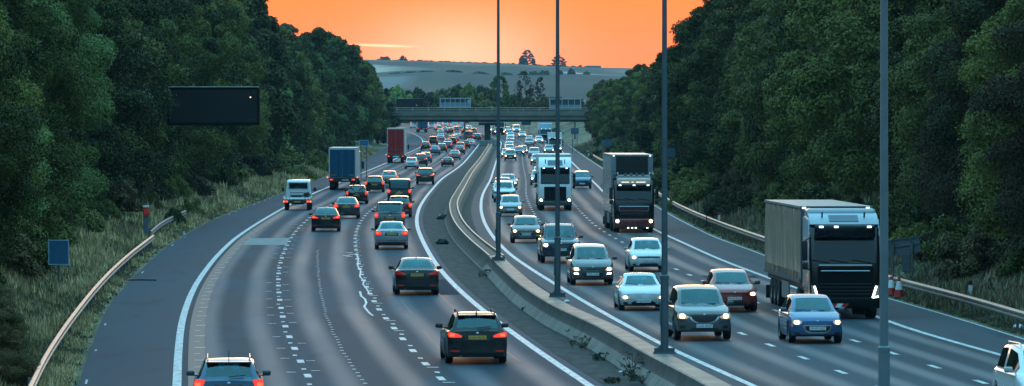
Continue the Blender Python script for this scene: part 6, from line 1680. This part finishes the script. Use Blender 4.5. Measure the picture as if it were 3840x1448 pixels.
# --- lorries seen from behind: y=0 at the tail, tail axle ahead of it
def rear_lorry(px, py, label, W, z0, z1, ln, door_m, side_m, frame_m, doorname='rear_door', detail='blue'):
    r = place('articulated_lorry', label, px, py, 'L', 0)
    hw = W / 2
    m_ = MB(); m_.box((0, ln / 2, (z0 + z1) / 2), (W - .02, ln, z1 - z0)); m_.build('box_body', side_m, r)
    m_ = MB(); m_.box((0, ln / 2, z1 + .02), (W + .02, ln + .02, .08)); m_.build('roof', frame_m, r)
    m_ = MB()
    for sx in (-1, 1): m_.box((sx * (hw - .04), -.03, (z0 + z1) / 2), (.09, .08, z1 - z0))
    m_.box((0, -.03, z1 - .05), (W - .18, .08, .12)); m_.build('rear_frame', frame_m, r)
    for sx in (-1, 1):
        m_ = MB(); m_.box((sx * (hw - .10) / 2, -.035, (z0 + z1) / 2 - .02), (hw - .13, .05, z1 - z0 - .16)); o = m_.build(doorname, door_m, r)
        m_ = MB()
        for x in (.25, .72): m_.tube([(sx * hw * x, -.085, z0 + .12), (sx * hw * x, -.085, z1 - .2)], .016, 6); m_.box((sx * hw * x, -.075, z0 + .75), (.05, .03, .28))
        m_.build('locking_bar', door_m if detail == 'red' else mat('bar_blue', (.012, .035, .06), .5), o)
        m_ = MB(); m_.rbox((sx * hw * .66, -.075, z0 + .22 if detail == 'blue' else z0 + .25), (.50, .03, .14), .01); m_.build('orange_board', mat('orange_board', (.30, .11, .035), .5), o)
    if detail == 'red':
        m_ = MB(); m_.box((-.1, -.066, z1 - .95), (1.75, .014, .05)); m_.build('upper_seam', M['black'], r)
        m_ = MB()
        for k in range(9): m_.box((-.85 + k * .2, -.066, z0 + .78), (.13, .014, .10))
        m_.build('faded_lettering', mat('faded_letters', (.22, .12, .11), .6, 0, .4, 9), r)
        m_ = MB(); m_.rbox((-hw + .10, -.08, z0 + 1.35), (.07, .03, .40), .01); m_.build('white_tag', M['white'], r)
    m_ = MB(); m_.rbox((0, .04, z0 - .22), (W - .06, .30, .42), .03); m_.build('rear_bumper', M['black'], r)
    m_ = MB(); m_.box((0, ln / 2 + .3, z0 - .15), (W * .8, ln - .6, .3)); m_.build('chassis', M['black'], r)
    for sx in (-1, 1):
        m_ = MB(); m_.rbox((sx * (hw - .26), -.125, z0 - .20), (.30, .04, .13), .02); o = m_.build('taillight', M['tail'], r)
        m_ = MB(); m_.rbox((sx * (hw - .20), -.15, z0 - .20), (.11, .03, .09), .02); m_.build('lamp_core', M['brake'], o)
        m_ = MB(); m_.box((sx * (hw - .32), .9, .55), (.52, .04, .62)); m_.build('mud_flap', M['black'], r)
        m_ = MB(); m_.tube([(sx * (hw - .1), 0.1, z0 + .05), (sx * (hw + .16), .1, z0 + .02)], .02, 6); m_.rbox((sx * (hw + .17), .1, z0 + .02), (.08, .10, .14), .02); m_.build('side_marker', M['amber'], r)
    plate(r, -.135, z0 - .24, -1, '', M['platew'] if detail == 'red' else mat('plate_dull', (.35, .36, .36), .5), .62 if detail == 'blue' else .9, .16, 0, .28 if detail == 'blue' else .05)
    for k in range(3): wheel_pair(r, 1.4 + k * 1.3, .48, .50, hw - .04)
    yc = ln + .8
    m_ = MB(); m_.rbox((0, yc + 1.1, 2.1), (W - .05, 2.2, 3.0), .15, 3); m_.build('cab', whitep, r, angle=40)
    for sx in (-1, 1):
        m_ = MB(); m_.rbox((sx * (hw + .22), yc + 1.9, 2.2), (.22, .16, .75), .05, 3); m_.tube([(sx * (hw - .05), yc + 1.9, 2.5), (sx * (hw + .2), yc + 1.9, 2.45)], .03, 6); m_.build('door_mirror', M['black'], r, angle=40)
    wheel_pair(r, yc + 1.1, .5, .36, hw - .03); wheel_pair(r, yc - 1.9, .5, .5, hw - .03)
    return r
pale_side = mat('trailer_side_pale', (.52, .50, .48), .45, 0, .1, 1.0)
rear_lorry(1284, 713, 'lorry with plain dark blue rear doors and a pale side, driving away in lane one', 2.55, 1.18, 3.92, 13.0, mat('door_blue', (.006, .075, .15), .5, 0, .14, 1.5, spec=.15), pale_side, mat('frame_pale', (.50, .49, .48), .45, 0, .08, 2))
rear_lorry(1484, 611, 'tall lorry with dark red rear doors driving away beyond the blue lorry', 2.5, 1.15, 4.92, 12.5, mat('door_red', (.30, .020, .018), .5, 0, .12, 1.5, spec=.15), pale_side, mat('frame_peach', (.50, .44, .40), .45, 0, .08, 2), detail='red')
rear_lorry(1585, 497, 'far lorry with dark blue rear doors passing under the bridge', 2.5, 1.18, 4.0, 12.5, mat('door_blue', (.010, .055, .105), .45), mat('side_blue', (.03, .09, .15), .5), mat('side_blue', (.03, .09, .15), .5))

# --- white recovery flatbed in lane one
r = place('flatbed_truck', 'white flatbed recovery truck with an empty ribbed bed in lane one', 1115, 789, 'L', 1.35, 'truck')
m = MB(); prof = [(2.55, 1.0), (2.55, 2.05), (2.75, 2.22), (3.6, 2.26), (4.3, 1.55), (5.2, 1.35), (5.3, .5), (2.55, .5)]
bm = bmesh.new(); vv = [[bm.verts.new((x, y - 1.35, z)) for y, z in prof] for x in (-.98, .98)]; n = len(prof)
for i in range(n): bm.faces.new((vv[0][i], vv[0][(i + 1) % n], vv[1][(i + 1) % n], vv[1][i]))
bm.faces.new(vv[0][::-1]); bm.faces.new(vv[1]); bmesh.ops.recalc_face_normals(bm, faces=list(bm.faces))
bmesh.ops.bevel(bm, geom=[e for e in bm.edges if max(v.co.z for v in e.verts) > 1.2], offset=.09, segments=3, profile=.5, affect='EDGES')
for v in bm.verts: v.co.x *= 1 - .13 * max(0, v.co.z - 1.05) / 1.2
me = bpy.data.meshes.new('cab'); bm.to_mesh(me); bm.free(); me.materials.append(whitep); me.polygons.foreach_set('use_smooth', np.ones(len(me.polygons), dtype=bool)); me.set_sharp_from_angle(angle=R(32)); obj('cab', me, r)
m = MB(); m.rbox((0, 1.17, 1.80), (1.36, .04, .42), .04, 3); m.build('rear_window', M['dark_glass'], r, angle=40)
m = MB(); m.rbox((0, 1.185, 1.80), (1.50, .03, .54), .05, 3); m.build('window_surround', mat('surround_grey', (.35, .40, .43), .5), r, angle=40)
m = MB(); m.box((0, -.15, .82), (2.12, 2.95, .08)); m.build('bed_frame', M['galv'], r)
m = MB()
for k in range(17): m.box((-1.0 + k * .125, -.2, .88), (.06, 2.9, .05))
m.build('bed_ribs', mat('bed_white', (.62, .64, .66), .45, 0, .1, 4), r)
m = MB()
for k in range(9):
    if k in (3, 4, 5): continue
    m.box((-.92 + k * .23, -1.70, .86), (.13, .16, .18), Matrix.Rotation(R(-30), 3, 'X'))
m.box((0, -1.70, .86), (.85, .18, .16), Matrix.Rotation(R(-30), 3, 'X')); m.build('loading_ramp', mat('bed_white', (.62, .64, .66), .45), r)
for sx in (-1, 1):
    m = MB(); m.rbox((sx * 1.03, -.2, .96), (.06, 2.8, .14), .02); m.build('side_rail', mat('bed_white', (.62, .64, .66), .45), r)
    m = MB(); m.rbox((sx * .83, -1.72, .66), (.28, .06, .15), .02); o = m.build('taillight', M['tail'], r)
    m = MB(); m.rbox((sx * .78, -1.76, .66), (.12, .04, .10), .02); m.build('lamp_core', M['brake'], o)
    m = MB(); m.rbox((sx * .99, -1.755, .66), (.09, .03, .12), .02); m.build('indicator', M['amber'], o)
    m = MB(); m.rbox((sx * 1.20, 2.75, 1.50), (.18, .14, .30), .04, 3); m.tube([(sx * .95, 2.7, 1.45), (sx * 1.15, 2.75, 1.45)], .025, 6); m.build('door_mirror', M['black'], r, angle=40)
m = MB(); m.rbox((0, -1.66, .66), (2.06, .10, .20), .03); m.build('tail_bar', mat('bumper_grey', (.05, .058, .065), .5), r)
plate(r, -1.725, .64, -1, '', M['platey'], .52, .112)
m = MB(); m.rbox((.62, .95, 1.12), (.40, .35, .34), .05); m.tube([(.25, .95, 1.02), (.75, .95, 1.30), (.95, .95, 1.05)], .05, 8); m.rbox((-.15, 1.0, 1.0), (.8, .3, .2), .04); m.tube([(-.6, .95, .9), (-.6, .95, 1.28), (.4, .95, 1.28)], .03, 6); m.build('winch', M['black'], r)
m = MB(); m.box((0, 1.2, .55), (.9, 5.4, .22)); m.build('chassis', M['black'], r)
wheel_pair(r, 0, .34, .30, .98); wheel_pair(r, 3.2, .34, .24, .98)

# ================================================================== haze: even thin air over the valley
hb = MB(); hb.box((0, 3200, 43.5), (5400, 6700, 93))
hzm = bpy.data.materials.new('haze_air'); hzm.use_nodes = True; t = hzm.node_tree
for n_ in list(t.nodes):
    if n_.type == 'BSDF_PRINCIPLED': t.nodes.remove(n_)
pv = t.nodes.new('ShaderNodeVolumePrincipled'); pv.inputs['Color'].default_value = (.50, .80, 1.0, 1); pv.inputs['Density'].default_value = HAZE
pv.inputs['Anisotropy'].default_value = 0.0
t.links.new(pv.outputs[0], [n_ for n_ in t.nodes if n_.type == 'OUTPUT_MATERIAL'][0].inputs['Volume'])
tag(hb.build('haze', hzm), kind='stuff')
